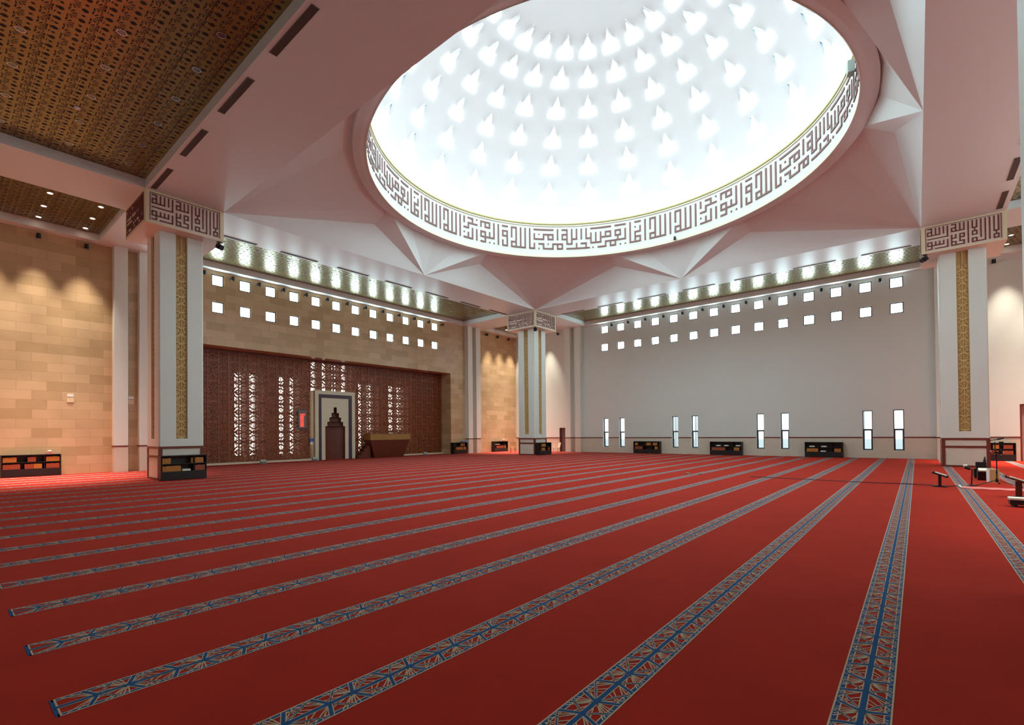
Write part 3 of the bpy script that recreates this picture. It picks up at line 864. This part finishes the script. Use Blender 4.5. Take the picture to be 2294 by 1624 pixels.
# ------------------------------------------------------------------ prayer niche: back wall, wooden lattice screen, mihrab, pulpit
XB = -31.15
b = MB()
b.box(XB - 0.25, XB, NY0 - 0.3, NY1 + 0.3, 0, NZ + 0.3, 'stone_cladding'); b.box(XB, XL - 0.301, NY0 - 0.3, NY0, 0, NZ + 0.3, 'stone_cladding')
b.box(XB, XL - 0.301, NY1, NY1 + 0.3, 0, NZ + 0.3, 'stone_cladding'); b.box(XB, XL - 0.301, NY0, NY1, NZ, NZ + 0.3, 'stone_cladding')
struct(b.build('wall_niche'))
for y0, y1, z0, z1 in ((12.0, 12.36, 0.5, 5.5), (12.8, 13.16, 0.5, 5.5), (14.72, 15.0, 0.5, 5.5), (15.44, 15.72, 0.5, 5.5), (20.62, 20.92, 0.5, 5.5), (21.38, 21.7, 0.5, 5.5), (23.36, 23.72, 0.5, 5.5), (24.16, 24.5, 0.5, 5.5),
                       (16.9, 17.2, 4.5, 6.65), (17.7, 18.0, 4.5, 6.65), (18.48, 18.76, 4.5, 6.65), (19.24, 19.52, 4.5, 6.65)):
    wn[0] += 1
    f = MB(); x0, x1 = XB + 0.002, XB + 0.05
    f.box(x0, x1, y0 - 0.05, y0, z0 - 0.05, z1 + 0.05, 'frame_dark'); f.box(x0, x1, y1, y1 + 0.05, z0 - 0.05, z1 + 0.05, 'frame_dark'); f.box(x0, x1, y0, y1, z1, z1 + 0.05, 'frame_dark'); f.box(x0, x1, y0, y1, z0 - 0.05, z0, 'frame_dark')
    w = struct(f.build('window_%d' % wn[0]))
    f = MB(); f.face([(XB + 0.03, y0, z0), (XB + 0.03, y1, z0), (XB + 0.03, y1, z1), (XB + 0.03, y0, z1)], 'pane_slit'); f.build('window_pane', w)

def build_screen():
    xs = -30.5; root = thing('lattice_screen', 'wide carved brown wooden lattice screen filling the niche of the prayer wall', 'screen', (xs, (NY0 + NY1) / 2, 0))
    P, W = 0.6, 0.5667; L = motif(P, W * 0.96)
    yc = (NY0 + NY1) / 2
    MH = (16.70 - yc, 19.80 - yc, 4.69)
    for pn in range(6):
        b = MB(); ya = NY0 + 3.4 * pn - yc
        def qb(y0, z0, y1, z1, w, d):
            dy, dz = y1 - y0, z1 - z0; l = math.hypot(dy, dz); ny, nz = -dz / l * w / 2, dy / l * w / 2
            v = []
            for x in (-0.05, -0.05 + d):
                for y, z in ((y0 + ny, z0 + nz), (y0 - ny, z0 - nz), (y1 - ny, z1 - nz), (y1 + ny, z1 + nz)): v.append((x, y, z))
            b.poly(v, [(4, 5, 6, 7), (0, 1, 5, 4), (1, 2, 6, 5), (2, 3, 7, 6), (3, 0, 4, 7), (3, 2, 1, 0)], 'wood_screen')
        for c in range(6):
            y0 = ya + c * W; ym = y0 + W / 2
            inm = MH[0] < ym < MH[1]
            zb = MH[2] if inm else 0.12
            qb(y0, zb, y0, NZ - 0.1, 0.07 if c else 0.12, 0.07)
            qb(ym, zb, ym, NZ - 0.1, 0.035, 0.05)
            for r_ in range(11):
                z = 0.12 + r_ * P * (NZ - 0.22) / 6.6; 
                if inm and z < MH[2] - 0.1: continue
                qb(y0, z + 0.0, y0 + W, z + 0.0, 0.05, 0.055)
                flip = (c + r_) % 2
                for s0_, t0_, s1_, t1_, kind in L:
                    a0, a1 = (s0_, s1_) if not flip else (P - s0_, P - s1_)
                    qb(ym + t0_, z + a0, ym + t1_, z + a1, {'bar': 0.06, 'rib': 0.036, 'line': 0.028}[kind], {'bar': 0.05, 'rib': 0.04, 'line': 0.035}[kind])
        b.build('lattice_panel', root)
    b = MB(); b.box(-0.08, 0.05, NY0 - yc + 0.001, NY1 - yc - 0.001, NZ - 0.14, NZ - 0.002, 'wood_dark'); b.build('top_rail', root)
    b = MB()
    for y0, y1 in ((NY0 - yc + 0.001, MH[0]), (MH[1], NY1 - yc - 0.001)): b.box(-0.08, 0.10, y0, y1, 0.004, 0.12, 'mihrab_cream')
    b.build('base_plinth', root)
build_screen()

def build_mihrab():
    t = thing('mihrab', 'stepped brown prayer niche in a tall cream and dark purple frame', 'mihrab', (-30.2, 18.245, 0))
    w0, w1, w2 = 1.525, 1.27, 1.04
    b = MB(); d = -0.9
    b.box(d, 0, -w0, -w1, 0.004, 4.68, 'mihrab_cream'); b.box(d, 0, w1, w0, 0.004, 4.68, 'mihrab_cream'); b.box(d, 0, -w1, w1, 4.43, 4.68, 'mihrab_cream'); b.build('outer_frame', t)
    b = MB(); x1 = -0.03
    b.box(d, x1, -w1, -w2, 0.004, 4.43, 'purple_stone'); b.box(d, x1, w2, w1, 0.004, 4.43, 'purple_stone'); b.box(d, x1, -w2, w2, 4.2, 4.43, 'purple_stone'); b.build('dark_border', t)
    st = [(0.004, 2.28, 0.755), (2.28, 2.58, 0.605), (2.58, 2.885, 0.445), (2.885, 3.19, 0.285), (3.19, 3.58, 0.12)]
    b = MB()
    for z0, z1, hw in st:
        b.box(-0.5, -0.06, -w2, -hw, z0, z1, 'mihrab_cream'); b.box(-0.5, -0.06, hw, w2, z0, z1, 'mihrab_cream')
    b.box(-0.5, -0.06, -w2, w2, 3.58, 4.2, 'mihrab_cream'); b.build('stepped_panel', t)
    b = MB()                                           # brown curved recess seen through the stepped opening
    n = 12
    for z0, z1, hw in st:
        pts = []
        for i in range(n + 1):
            a = PI * i / n; pts.append((-0.12 - 0.28 * math.sin(a), -hw * math.cos(a)))
        for i in range(n):
            b.face([(*pts[i], z0), (*pts[i + 1], z0), (*pts[i + 1], z1), (*pts[i], z1)], 'wood_dark')
        b.face([(x, y, z1) for x, y in pts], 'wood_dark')
        for sg in (-1, 1): b.box(-0.14, -0.065, sg * hw - (0.012 if sg > 0 else 0), sg * hw + (0.012 if sg < 0 else 0), z0, z1, 'wood_dark')
    b.build('recess', t)
build_mihrab()

def build_pulpit():
    t = thing('minbar', 'wide brown wooden pulpit with a tan top band, right of the prayer niche', 'pulpit', (-29.75, 22.4, 0))
    zt = 1.28; d1 = -0.65
    tw, bw = 1.78, 1.32; tx, bx_ = 0.18, 0.0
    b = MB()
    v = [(bx_, -bw, 0.004), (bx_, bw, 0.004), (d1, bw, 0.004), (d1, -bw, 0.004), (tx, -tw, zt), (tx, tw, zt), (d1, tw, zt), (d1, -tw, zt)]
    b.poly(v, [(0, 1, 5, 4), (1, 2, 6, 5), (2, 3, 7, 6), (3, 0, 4, 7), (3, 2, 1, 0), (4, 5, 6, 7)], 'wood_dark'); b.build('body', t)
    b = MB(); b.box(d1, tx + 0.03, -tw - 0.03, tw + 0.03, zt, 1.72, 'wood_tan'); b.build('top_band', t)
    b = MB(); b.box(d1 + 0.05, tx - 0.02, -tw + 0.05, tw - 0.05, 1.72, 1.75, 'wood_dark'); b.build('top_board', t)
    b = MB()
    for i in range(4): b.box(-0.62, -0.1, -1.9 - 0.22 * i, -1.68 - 0.22 * i if i else -tw * 0.0 - 1.60, 0.004, 0.9 - 0.22 * i, 'wood_dark')
    b.build('stair', t)
build_pulpit()
o = MB(); o.box(-29.95, -29.75, 22.45, 22.75, 1.752, 1.80, 'paper'); tag(o.build('open_book'), 'open white book lying on top of the wooden pulpit', 'book')

def build_led():
    t = thing('led_board', 'upright board with glowing red rows hung on the lattice left of the niche', 'display', (-30.40, 15.94, 2.1))
    b = MB(); b.box(-0.04, 0.03, -0.32, 0.32, 0, 1.26, 'frame_dark'); b.box(0.03, 0.036, -0.29, 0.29, 0.04, 1.22, 'led_back'); b.build('case', t)
    b = MB()
    for r_ in range(7):
        z = 0.14 + 0.125 * r_
        for k in range(3 if r_ < 6 else 4): b.box(0.036, 0.042, -0.17 + 0.085 * k, -0.10 + 0.085 * k, z, z + 0.085, 'led_red')
    b.build('red_rows', t)
build_led()
def build_notice():
    t = thing('notice', 'small blue and white notice hanging beside the cream niche frame', 'notice', (-30.38, 16.58, 1.05))
    b = MB(); b.box(-0.05, 0.0, -0.11, 0.11, 0, 0.16, 'paper'); b.build('white_sheet', t)
    b = MB(); b.box(-0.05, 0.0, -0.12, 0.12, 0.19, 0.42, 'blue_sign'); b.build('blue_sheet', t)
build_notice()
def floodlight(lab, loc, rz):
    t = thing('floor_light', lab, 'floor light', loc, rz)
    b = MB(); b.box(-0.14, 0.14, -0.18, 0.18, 0.004, 0.03, 'grey_box'); b.build('foot', t)
    b = MB(); T = Matrix.Translation((0, 0, 0.13)) @ Matrix.Rotation(-0.6, 4, 'Y'); b.obox(T, 0.07, 0.17, 0.09, 'grey_box'); b.build('head', t)
    b = MB(); b.obox(T @ Matrix.Translation((-0.073, 0, 0)), 0.003, 0.15, 0.075, 'paper'); b.build('glass', t)
floodlight('small grey floor light before the left half of the lattice screen', (-29.75, 13.1, 0), 0)
floodlight('small dark floor light at the left foot of the niche frame', (-29.85, 16.5, 0), 0)
floodlight('small grey floor light before the right half of the lattice screen', (-29.75, 25.9, 0), 0)

# switches on the stone wall
def plate(lab, x, y, z, h, m2):
    t = thing('wall_switch', lab, 'switch', (x, y, z))
    b = MB(); b.box(0.0, 0.02, -0.11, 0.11, 0.13, 0.26, 'white_plastic'); b.build('upper_plate', t)
    b = MB(); b.box(0.0, 0.02, -0.12, 0.12, -0.12, 0.09, m2); b.build('lower_plate', t)
plate('pale switch plates high on the left corner stone wall', XL, 4.2, 3.42, 0.4, 'cap_cream')
plate('small pale switch plates in the slot between the left pilasters', XL, 6.5, 3.42, 0.4, 'cap_cream')

# ------------------------------------------------------------------ bookcases and their books
def bookcase(lab, loc, rz, W):
    """back against the wall at local y=0, front towards -y; origin in the middle of the back foot"""
    t = thing('bookcase', lab, 'bookcase', loc, rz, 'low black bookcases')
    D = 0.40; h = W / 2; th = 0.03
    b = MB()
    for s in (-1, 1): b.box(s * h - (th if s > 0 else 0), s * h + (th if s < 0 else 0), -D, 0, 0.006, 0.95, 'black_wood')
    b.box(-h + th, h - th, -0.02, -0.002, 0.006, 0.92, 'black_wood'); b.box(0.21 * W, 0.21 * W + 0.02, -D + 0.02, -0.02, 0.34, 0.92, 'black_wood')
    b.build('carcass', t)
    b = MB(); b.box(-h - 0.01, h + 0.01, -D - 0.01, 0, 0.92, 0.95, 'black_wood') if False else b.box(-h + th, h - th, -D - 0.005, 0, 0.92, 0.95, 'black_wood'); b.build('top_board', t)
    for z in (0.61, 0.31):
        b = MB(); b.box(-h + th, 0.21 * W if z > 0.4 else h - th, -D + 0.01, -0.02, z, z + 0.03, 'black_wood')
        if z > 0.4: b.box(0.21 * W + 0.02, h - th, -D + 0.01, -0.02, z, z + 0.03, 'black_wood')
        b.build('shelf', t)
    b = MB(); b.box(-h + th, h - th, -D + 0.005, -D + 0.025, 0.02, 0.31, 'black_wood'); b.build('base_panel', t)
    return t
def cap_label(shelf, i): return ORD[i]
book_src = {}
def book(x, y, z, rz, h, th, d, m, lab, group, flat=False):
    key = m
    if key not in book_src:
        b = MB()
        b.box(-0.5, 0.5, -0.5, 0.5, 0, 1, m)
        o = b.build('book'); book_src[key] = o
    else:
        o = book_src[key].copy(); COL.objects.link(o)
    o.location = (x, y, z); o.rotation_euler = (0, 0, rz); o.scale = (th, d, h)
    tag(o, lab, 'book', group)
def fill(loc, rz, W, where, runs):
    """runs: (shelf 0 upper / 1 lower, start, end fractions, material, flat)"""
    c, s = math.cos(rz), math.sin(rz)
    for n, (sh, a, e, m, flat) in enumerate(runs):
        x = -W / 2 + a * W; xe = -W / 2 + e * W; z0 = 0.64 if sh == 0 else 0.34
        side = 'left end' if e < 0.4 else ('right end' if a > 0.6 else 'middle')
        colr = {'book_gold': 'gold-brown', 'book_red': 'red-brown', 'paper': 'white'}[m]
        lab = '%s book, %s shelf %s, bookcase %s' % (colr, ('upper', 'lower')[sh], side, where)
        grp = 'books at the %s of the %s shelf, bookcase %s' % (side, ('upper', 'lower')[sh], where)
        k = 0
        while x < xe - 0.02:
            if x < 0.235 * W and x + (0.3 if flat else 0.055) > 0.20 * W:
                x = 0.24 * W; continue
            if flat:
                th, h, d = 0.28, 0.035, 0.2
                for q in range(2): book(loc[0] + (x + th / 2) * c + 0.24 * s, loc[1] + (x + th / 2) * s - 0.24 * c, z0 + 0.001 + 0.036 * q, rz, h, th, d, m, 'flat ' + lab, grp)
                x += th + 0.03
            else:
                th = 0.038 + 0.012 * random.random(); h = 0.20 + 0.02 * random.random(); d = 0.17
                yy = 0.29
                book(loc[0] + (x + th / 2) * c + yy * s, loc[1] + (x + th / 2) * s - yy * c, z0 + 0.001, rz, h, th - 0.002, d, m, lab, grp); x += th
            k += 1
LB, RB = 'book_gold', 'book_red'
SHELVES = [
    ('in the left corner', 'long low black bookcase against the stone wall of the left corner', (XL + 0.002, 2.875, 0), PI / 2, 1.91,
     [(0, .03, .24, LB, 0), (0, .43, .57, RB, 0), (0, .74, .97, LB, 0), (1, .03, .31, RB, 0), (1, .38, .52, RB, 0), (1, .53, .66, LB, 0), (1, .72, .97, RB, 0)]),
    ('at the left column', 'low black bookcase standing against the foot of the left column', (COLS['A'][0] + 0.79, 6.48, 0), PI / 2, 1.58,
     [(0, .04, .22, LB, 0), (0, .66, .94, LB, 0), (1, .04, .42, LB, 0), (1, .47, .64, 'paper', 1), (1, .68, .95, RB, 0)]),
    ('at the middle column', 'low black bookcase standing against the foot of the far middle column', (COLS['B'][0] + 0.79, 30.95, 0), PI / 2, 1.62,
     [(0, .25, .55, LB, 0), (1, .25, .5, LB, 0), (1, .72, .9, RB, 0)]),
    ('right of the prayer niche', 'small black bookcase between the prayer niche and the pilaster', (XL + 0.002, 29.2, 0), PI / 2, 1.62,
     [(0, .55, .8, LB, 0), (1, .2, .55, LB, 0), (1, .6, .9, LB, 0)]),
    ('in the far corner', 'black bookcase against the stone wall of the far corner', (XL + 0.002, 34.5, 0), PI / 2, 1.9,
     [(0, .1, .3, 'paper', 1), (1, .15, .7, RB, 0), (1, .73, .85, LB, 0)]),
    ('first of three under the slit windows', 'low black bookcase on the slit-window wall, first of three from the left', (-16.09, YF - 0.025, 0), 0.0, 2.12,
     [(0, .06, .15, LB, 0), (0, .50, .66, LB, 0), (0, .75, .9, LB, 0), (1, .05, .35, RB, 0), (1, .82, .93, LB, 0)]),
    ('second of three under the slit windows', 'low black bookcase on the slit-window wall, second of three from the left', (-10.26, YF - 0.025, 0), 0.0, 2.10,
     [(0, .2, .26, 'paper', 1), (0, .45, .68, 'paper', 1), (0, .82, .95, 'paper', 1), (1, .05, .48, RB, 0), (1, .76, .92, LB, 0)]),
    ('third of three under the slit windows', 'low black bookcase on the slit-window wall, third of three from the left', (-4.48, YF - 0.025, 0), 0.0, 2.0,
     [(0, .12, .28, 'paper', 1), (0, .44, .58, 'paper', 1), (1, .05, .36, LB, 0), (1, .42, .56, 'paper', 1), (1, .63, .72, 'paper', 1), (1, .78, .96, LB, 0)]),
    ('beside the slatted door', 'low black bookcase between the right column and the slatted door', (2.9, YF - 0.025, 0), 0.0, 1.9,
     [(0, .56, .68, LB, 0), (0, .76, .95, RB, 0), (1, .5, .7, RB, 0), (1, .73, .96, RB, 0)]),
]
for where, lab, loc, rz, W, runs in SHELVES:
    bookcase(lab, loc, rz, W); fill(loc, rz, W, where, runs)
def tissue(lab, loc, rz):
    t = thing('tissue_box', lab, 'tissue box', loc, rz)
    b = MB(); b.box(-0.12, 0.12, -0.06, 0.06, 0.002, 0.07, 'pink_mat'); b.build('box', t)
    b = MB(); b.lathe([(0.02, 0.07), (0.06, 0.10), (0.075, 0.14), (0.03, 0.17), (0.0005, 0.15)], (0, 0, 0), 'paper', 9); b.build('tissue', t)
tissue('white tissues in a pink box on the left corner bookcase', (XL + 0.2, 3.47, 0.95), PI / 2)
tissue('white tissues in a pink box on the far corner bookcase', (XL + 0.2, 35.1, 0.95), PI / 2)
o = MB(); o.box(XL + 0.08, XL + 0.34, 29.45, 29.9, 0.952, 1.03, 'blue_sign'); tag(o.build('blue_folder'), 'blue folder on the bookcase between niche and pilaster', 'folder')

# ------------------------------------------------------------------ things standing on the carpet at right
Z0 = 0.005
def book_stand(lab, loc, rz, Ht, L, drop, post_w, edge):
    t = thing('book_stand', lab, 'book stand', loc, rz)
    b = MB(); b.box(-0.17, 0.17, -0.10, 0.10, Z0, 0.025, 'black_wood'); b.box(-0.10, 0.10, -0.07, 0.07, 0.025, 0.04, 'black_wood'); b.build('foot', t)
    b = MB(); b.box(-post_w / 2, post_w / 2, -0.05, 0.05, 0.04, Ht - 0.02, edge); b.build('post', t)
    b = MB(); a = math.atan2(drop, L)
    T = Matrix.Translation((0, 0, Ht)) @ Matrix.Rotation(a, 4, 'Y')
    b.obox(T, L / 2, 0.17, 0.02, edge); b.obox(T @ Matrix.Translation((-L / 2, 0, 0.012)), 0.012, 0.17, 0.032, edge); b.obox(T @ Matrix.Translation((L / 2, 0, 0.015)), 0.012, 0.17, 0.035, edge)
    b.build('desk', t)
    Tw = Matrix.Translation(loc) @ Matrix.Rotation(rz, 4, 'Z') @ T
    return Tw
Tw = book_stand('low black stand holding a slanted open book, alone on the carpet', (0.48, 19.5, 0), 0, 0.36, 0.34, 0.13, 0.07, 'black_wood')
o = MB(); o.obox(Tw @ Matrix.Translation((0.02, 0, 0.031)), 0.13, 0.14, 0.01, 'paper'); tag(o.build('open_book'), 'open white book on the black stand alone on the carpet', 'book')
Tw = book_stand('brown wooden slanted stand with an open book, at the right edge', (1.86, 17.5, 0), 0, 0.42, 0.5, 0.2, 0.11, 'wood_dark')
o = MB(); o.obox(Tw @ Matrix.Translation((0.03, 0, 0.031)), 0.19, 0.15, 0.01, 'paper'); tag(o.build('open_book'), 'open cream book on the brown stand at the right edge', 'book')
t = thing('low_bench', 'low black bench with a white cushion in front of the brown stand', 'bench', (1.82, 15.5, 0))
b = MB(); b.box(-0.32, 0.32, -0.16, 0.16, 0.05, 0.155, 'black_wood'); b.build('body', t)
b = MB(); b.box(-0.33, 0.33, -0.17, 0.17, 0.156, 0.195, 'paper'); b.build('cushion', t)
for x in (-0.24, 0.24):
    for y in (-0.11, 0.11):
        b = MB(); b.tube((x, y, Z0), (x, y, 0.05), 0.045, 'black_wood', 10, 0.035); b.build('leg', t)

t = thing('microphone_stand', 'tall black microphone stand with boom on the pink mat', 'microphone stand', (1.78, 20.9, 0))
b = MB(); b.tube((0, 0, 0.12), (0, 0, 1.0), 0.014, 'black_metal', 10); b.tube((0, 0, 0.1), (0, 0, 0.2), 0.035, 'black_metal', 10); b.build('pole', t)
for x, y in ((-0.46, -0.45), (0.44, -0.42), (0.1, 0.6)):
    b = MB(); b.tube((0, 0, 0.16), (x, y, 0.02), 0.011, 'black_metal', 8); b.tube((x, y, 0.012), (x * 1.06, y * 1.06, 0.02), 0.02, 'black_metal', 8); b.build('leg', t)
b = MB(); b.tube((-0.02, 0, 0.98), (-0.03, 0, 1.30), 0.012, 'black_metal', 8); b.tube((-0.16, 0, 1.33), (0.08, 0, 1.39), 0.010, 'black_metal', 8); b.build('boom', t)
b = MB(); b.tube((0.02, 0, 1.375), (0.15, 0, 1.425), 0.022, 'black_metal', 10, 0.03); b.build('microphone', t)
b = MB(); T = Matrix.Translation((0.0, -0.03, 0.97))
for i in range(7):
    a = 2 * PI * i / 7; b.tube(T @ Vector((0, 0, 0)), T @ Vector((0.14 * math.cos(a), -0.03, 0.085 * math.sin(a) + 0.02)), 0.012, 'black_metal', 6)
    b.tube(T @ Vector((0.13 * math.cos(a), -0.035, 0.08 * math.sin(a) + 0.02)), T @ Vector((0.15 * math.cos(a), -0.045, 0.09 * math.sin(a) + 0.02)), 0.018, 'silver' if i % 3 == 0 else 'black_metal', 6)
b.build('clamp', t)
b = MB(); b.box(0.05, 0.15, -0.05, 0.0, 1.20, 1.31, 'black_metal'); b.build('transmitter', t)

t = thing('short_stand', 'short black stand with round weighted foot left of the microphone stand', 'stand', (1.20, 20.35, 0))
b = MB(); b.lathe([(0.0005, 0.045), (0.06, 0.04), (0.10, 0.02), (0.105, Z0)], (0, 0, 0), 'black_metal', 18); b.build('foot', t)
b = MB(); b.tube((0, 0, 0.04), (0.02, 0, 0.5), 0.016, 'black_metal', 8); b.build('pole', t)
b = MB(); b.tube((-0.14, -0.02, 0.56), (-0.02, 0.0, 0.50), 0.05, 'black_metal', 12, 0.04); b.tube((-0.17, -0.03, 0.6), (-0.09, -0.02, 0.60), 0.035, 'paper', 10); b.build('head', t)

t = thing('equipment_case', 'black equipment case with dark box on top, behind the short stand', 'equipment case', (1.62, 23.6, 0))
b = MB(); b.box(-0.17, 0.17, -0.14, 0.14, 0.07, 0.33, 'black_metal'); b.build('case', t)
b = MB(); b.box(-0.12, 0.14, -0.10, 0.10, 0.331, 0.56, 'black_wood'); b.build('upper_box', t)
for x, y in ((-0.13, -0.1), (0.13, -0.1), (-0.13, 0.1), (0.13, 0.1)):
    b = MB(); b.tube((x, y, Z0), (x, y, 0.07), 0.025, 'black_metal', 8); b.build('foot', t)
o = MB(); o.tube((1.72, 23.6, 0.562), (1.73, 23.6, 0.75), 0.045, 'black_metal', 10, 0.01); tag(o.build('conical_item'), 'small black conical item standing on the dark equipment case', 'cone')  # unidentified black cone-shaped item on top of the case
o = MB(); o.obox(Matrix.Translation((1.62, 22.85, 0.16)) @ Matrix.Rotation(0.2, 4, 'X'), 0.13, 0.17, 0.15, 'black_metal'); tag(o.build('bag'), 'black bag on the carpet behind the beige box', 'bag')
o = MB(); o.obox(Matrix.Translation((1.62, 22.78, 0.345)) @ Matrix.Rotation(0.2, 4, 'X'), 0.11, 0.15, 0.02, 'paper'); tag(o.build('paper_stack'), 'white papers lying on the black bag', 'papers')
t = thing('beige_box', 'upright beige wooden box with a black hole, behind the microphone stand', 'box', (1.79, 22.0, 0), 0.2)
b = MB(); b.box(-0.11, 0.11, -0.12, 0.12, Z0, 0.42, 'beige_wood'); b.build('body', t)
b = MB(); b.tube((0.04, -0.1205, 0.33), (0.04, -0.1225, 0.33), 0.022, 'black_metal', 14); b.build('hole', t)
b = MB(); b.box(-0.125, -0.11, -0.12, 0.12, Z0, 0.43, 'white_plastic'); b.build('side_board', t)

t = thing('mat', 'thin pink patterned mat under the microphone stand', 'mat', (1.78, 19.6, 0))
b = MB(); n = 24
for i in range(n):
    x0, x1 = -0.85 + 1.7 * i / n, -0.85 + 1.7 * (i + 1) / n
    z0, z1 = 0.012 + 0.004 * math.sin(i * 1.3), 0.012 + 0.004 * math.sin((i + 1) * 1.3)
    b.face([(x0, -0.32, z0), (x1, -0.32, z1), (x1, 0.32, z1), (x0, 0.32, z0)], 'pink_mat')
    b.face([(x0, -0.32, 0.004), (x1, -0.32, 0.004), (x1, -0.32, z1), (x0, -0.32, z0)], 'carpet_red')
b.build('cloth', t)
b = MB(); b.tube((-0.84, -0.34, 0.03), (-0.87, 0.34, 0.03), 0.024, 'paper', 10); b.build('rolled_edge', t)

# cable across the carpet and floor sockets
pts = [(-4.7, 19.85), (-3.5, 19.80), (-2.5, 19.74), (-1.5, 19.66), (-0.7, 19.72), (0.0, 19.86), (0.3, 19.80), (0.66, 19.72), (0.9, 20.0)]
b = MB()
for p, q in zip(pts[:-1], pts[1:]): b.tube((*p, 0.016), (*q, 0.016), 0.011, 'black_metal', 6)
co = b.build('cable')
tag(co, 'thin dark cable lying across the carpet towards the book stand', 'cable')
for i, (x, y) in enumerate(((-6.94, 19.8), (-6.5, 19.95))):
    o = MB(); o.box(x - 0.06, x + 0.06, y - 0.06, y + 0.06, Z0, 0.05, 'grey_box'); tag(o.build('floor_socket'), ('dark square floor socket on the open carpet, left one of two', 'pale square floor socket on the open carpet, right one of two')[i], 'socket')

# chairs in the far corner
t = thing('plastic_chair', 'cream plastic armchair beside the grey door beyond the middle column', 'chair', (-23.55, 35.4, 0), -0.6)
for x, y in ((-0.24, -0.22), (0.24, -0.22), (-0.22, 0.22), (0.22, 0.22)):
    b = MB(); b.tube((x, y, Z0), (x * 0.9, y * 0.9, 0.42), 0.022, 'plastic_cream', 8, 0.03); b.build('leg', t)
b = MB(); b.box(-0.24, 0.24, -0.24, 0.22, 0.42, 0.45, 'plastic_cream'); b.build('seat', t)
b = MB()
for i in range(7):
    x = -0.22 + 0.0733 * i; b.bar((x, 0.22, 0.45), (x * 1.1, 0.30, 0.82), 0.04, 0.015, 'plastic_cream', (0, 1, 0))
b.bar((-0.26, 0.305, 0.84), (0.26, 0.305, 0.84), 0.06, 0.02, 'plastic_cream'); b.build('backrest', t)
for sx in (-1, 1):
    b = MB(); b.bar((sx * 0.27, -0.2, 0.64), (sx * 0.27, 0.28, 0.66), 0.05, 0.025, 'plastic_cream'); b.bar((sx * 0.25, -0.2, 0.44), (sx * 0.27, -0.2, 0.64), 0.04, 0.03, 'plastic_cream', (0, 1, 0)); b.build('armrest', t)
t = thing('wooden_chair', 'light wooden chair half hidden behind the middle column', 'chair', (-26.6, 33.2, 0), 0.9)
for x, y, hh in ((-0.2, -0.2, 0.44), (0.2, -0.2, 0.44), (-0.2, 0.2, 0.9), (0.2, 0.2, 0.9)):
    b = MB(); b.box(x - 0.02, x + 0.02, y - 0.02, y + 0.02, Z0, hh, 'wood_light'); b.build('leg', t)
b = MB(); b.box(-0.23, 0.23, -0.23, 0.18, 0.44, 0.47, 'wood_light'); b.build('seat', t)
b = MB()
for z in (0.58, 0.7, 0.82): b.box(-0.18, 0.18, 0.19, 0.21, z, z + 0.06, 'wood_light')
b.build('backrest', t)
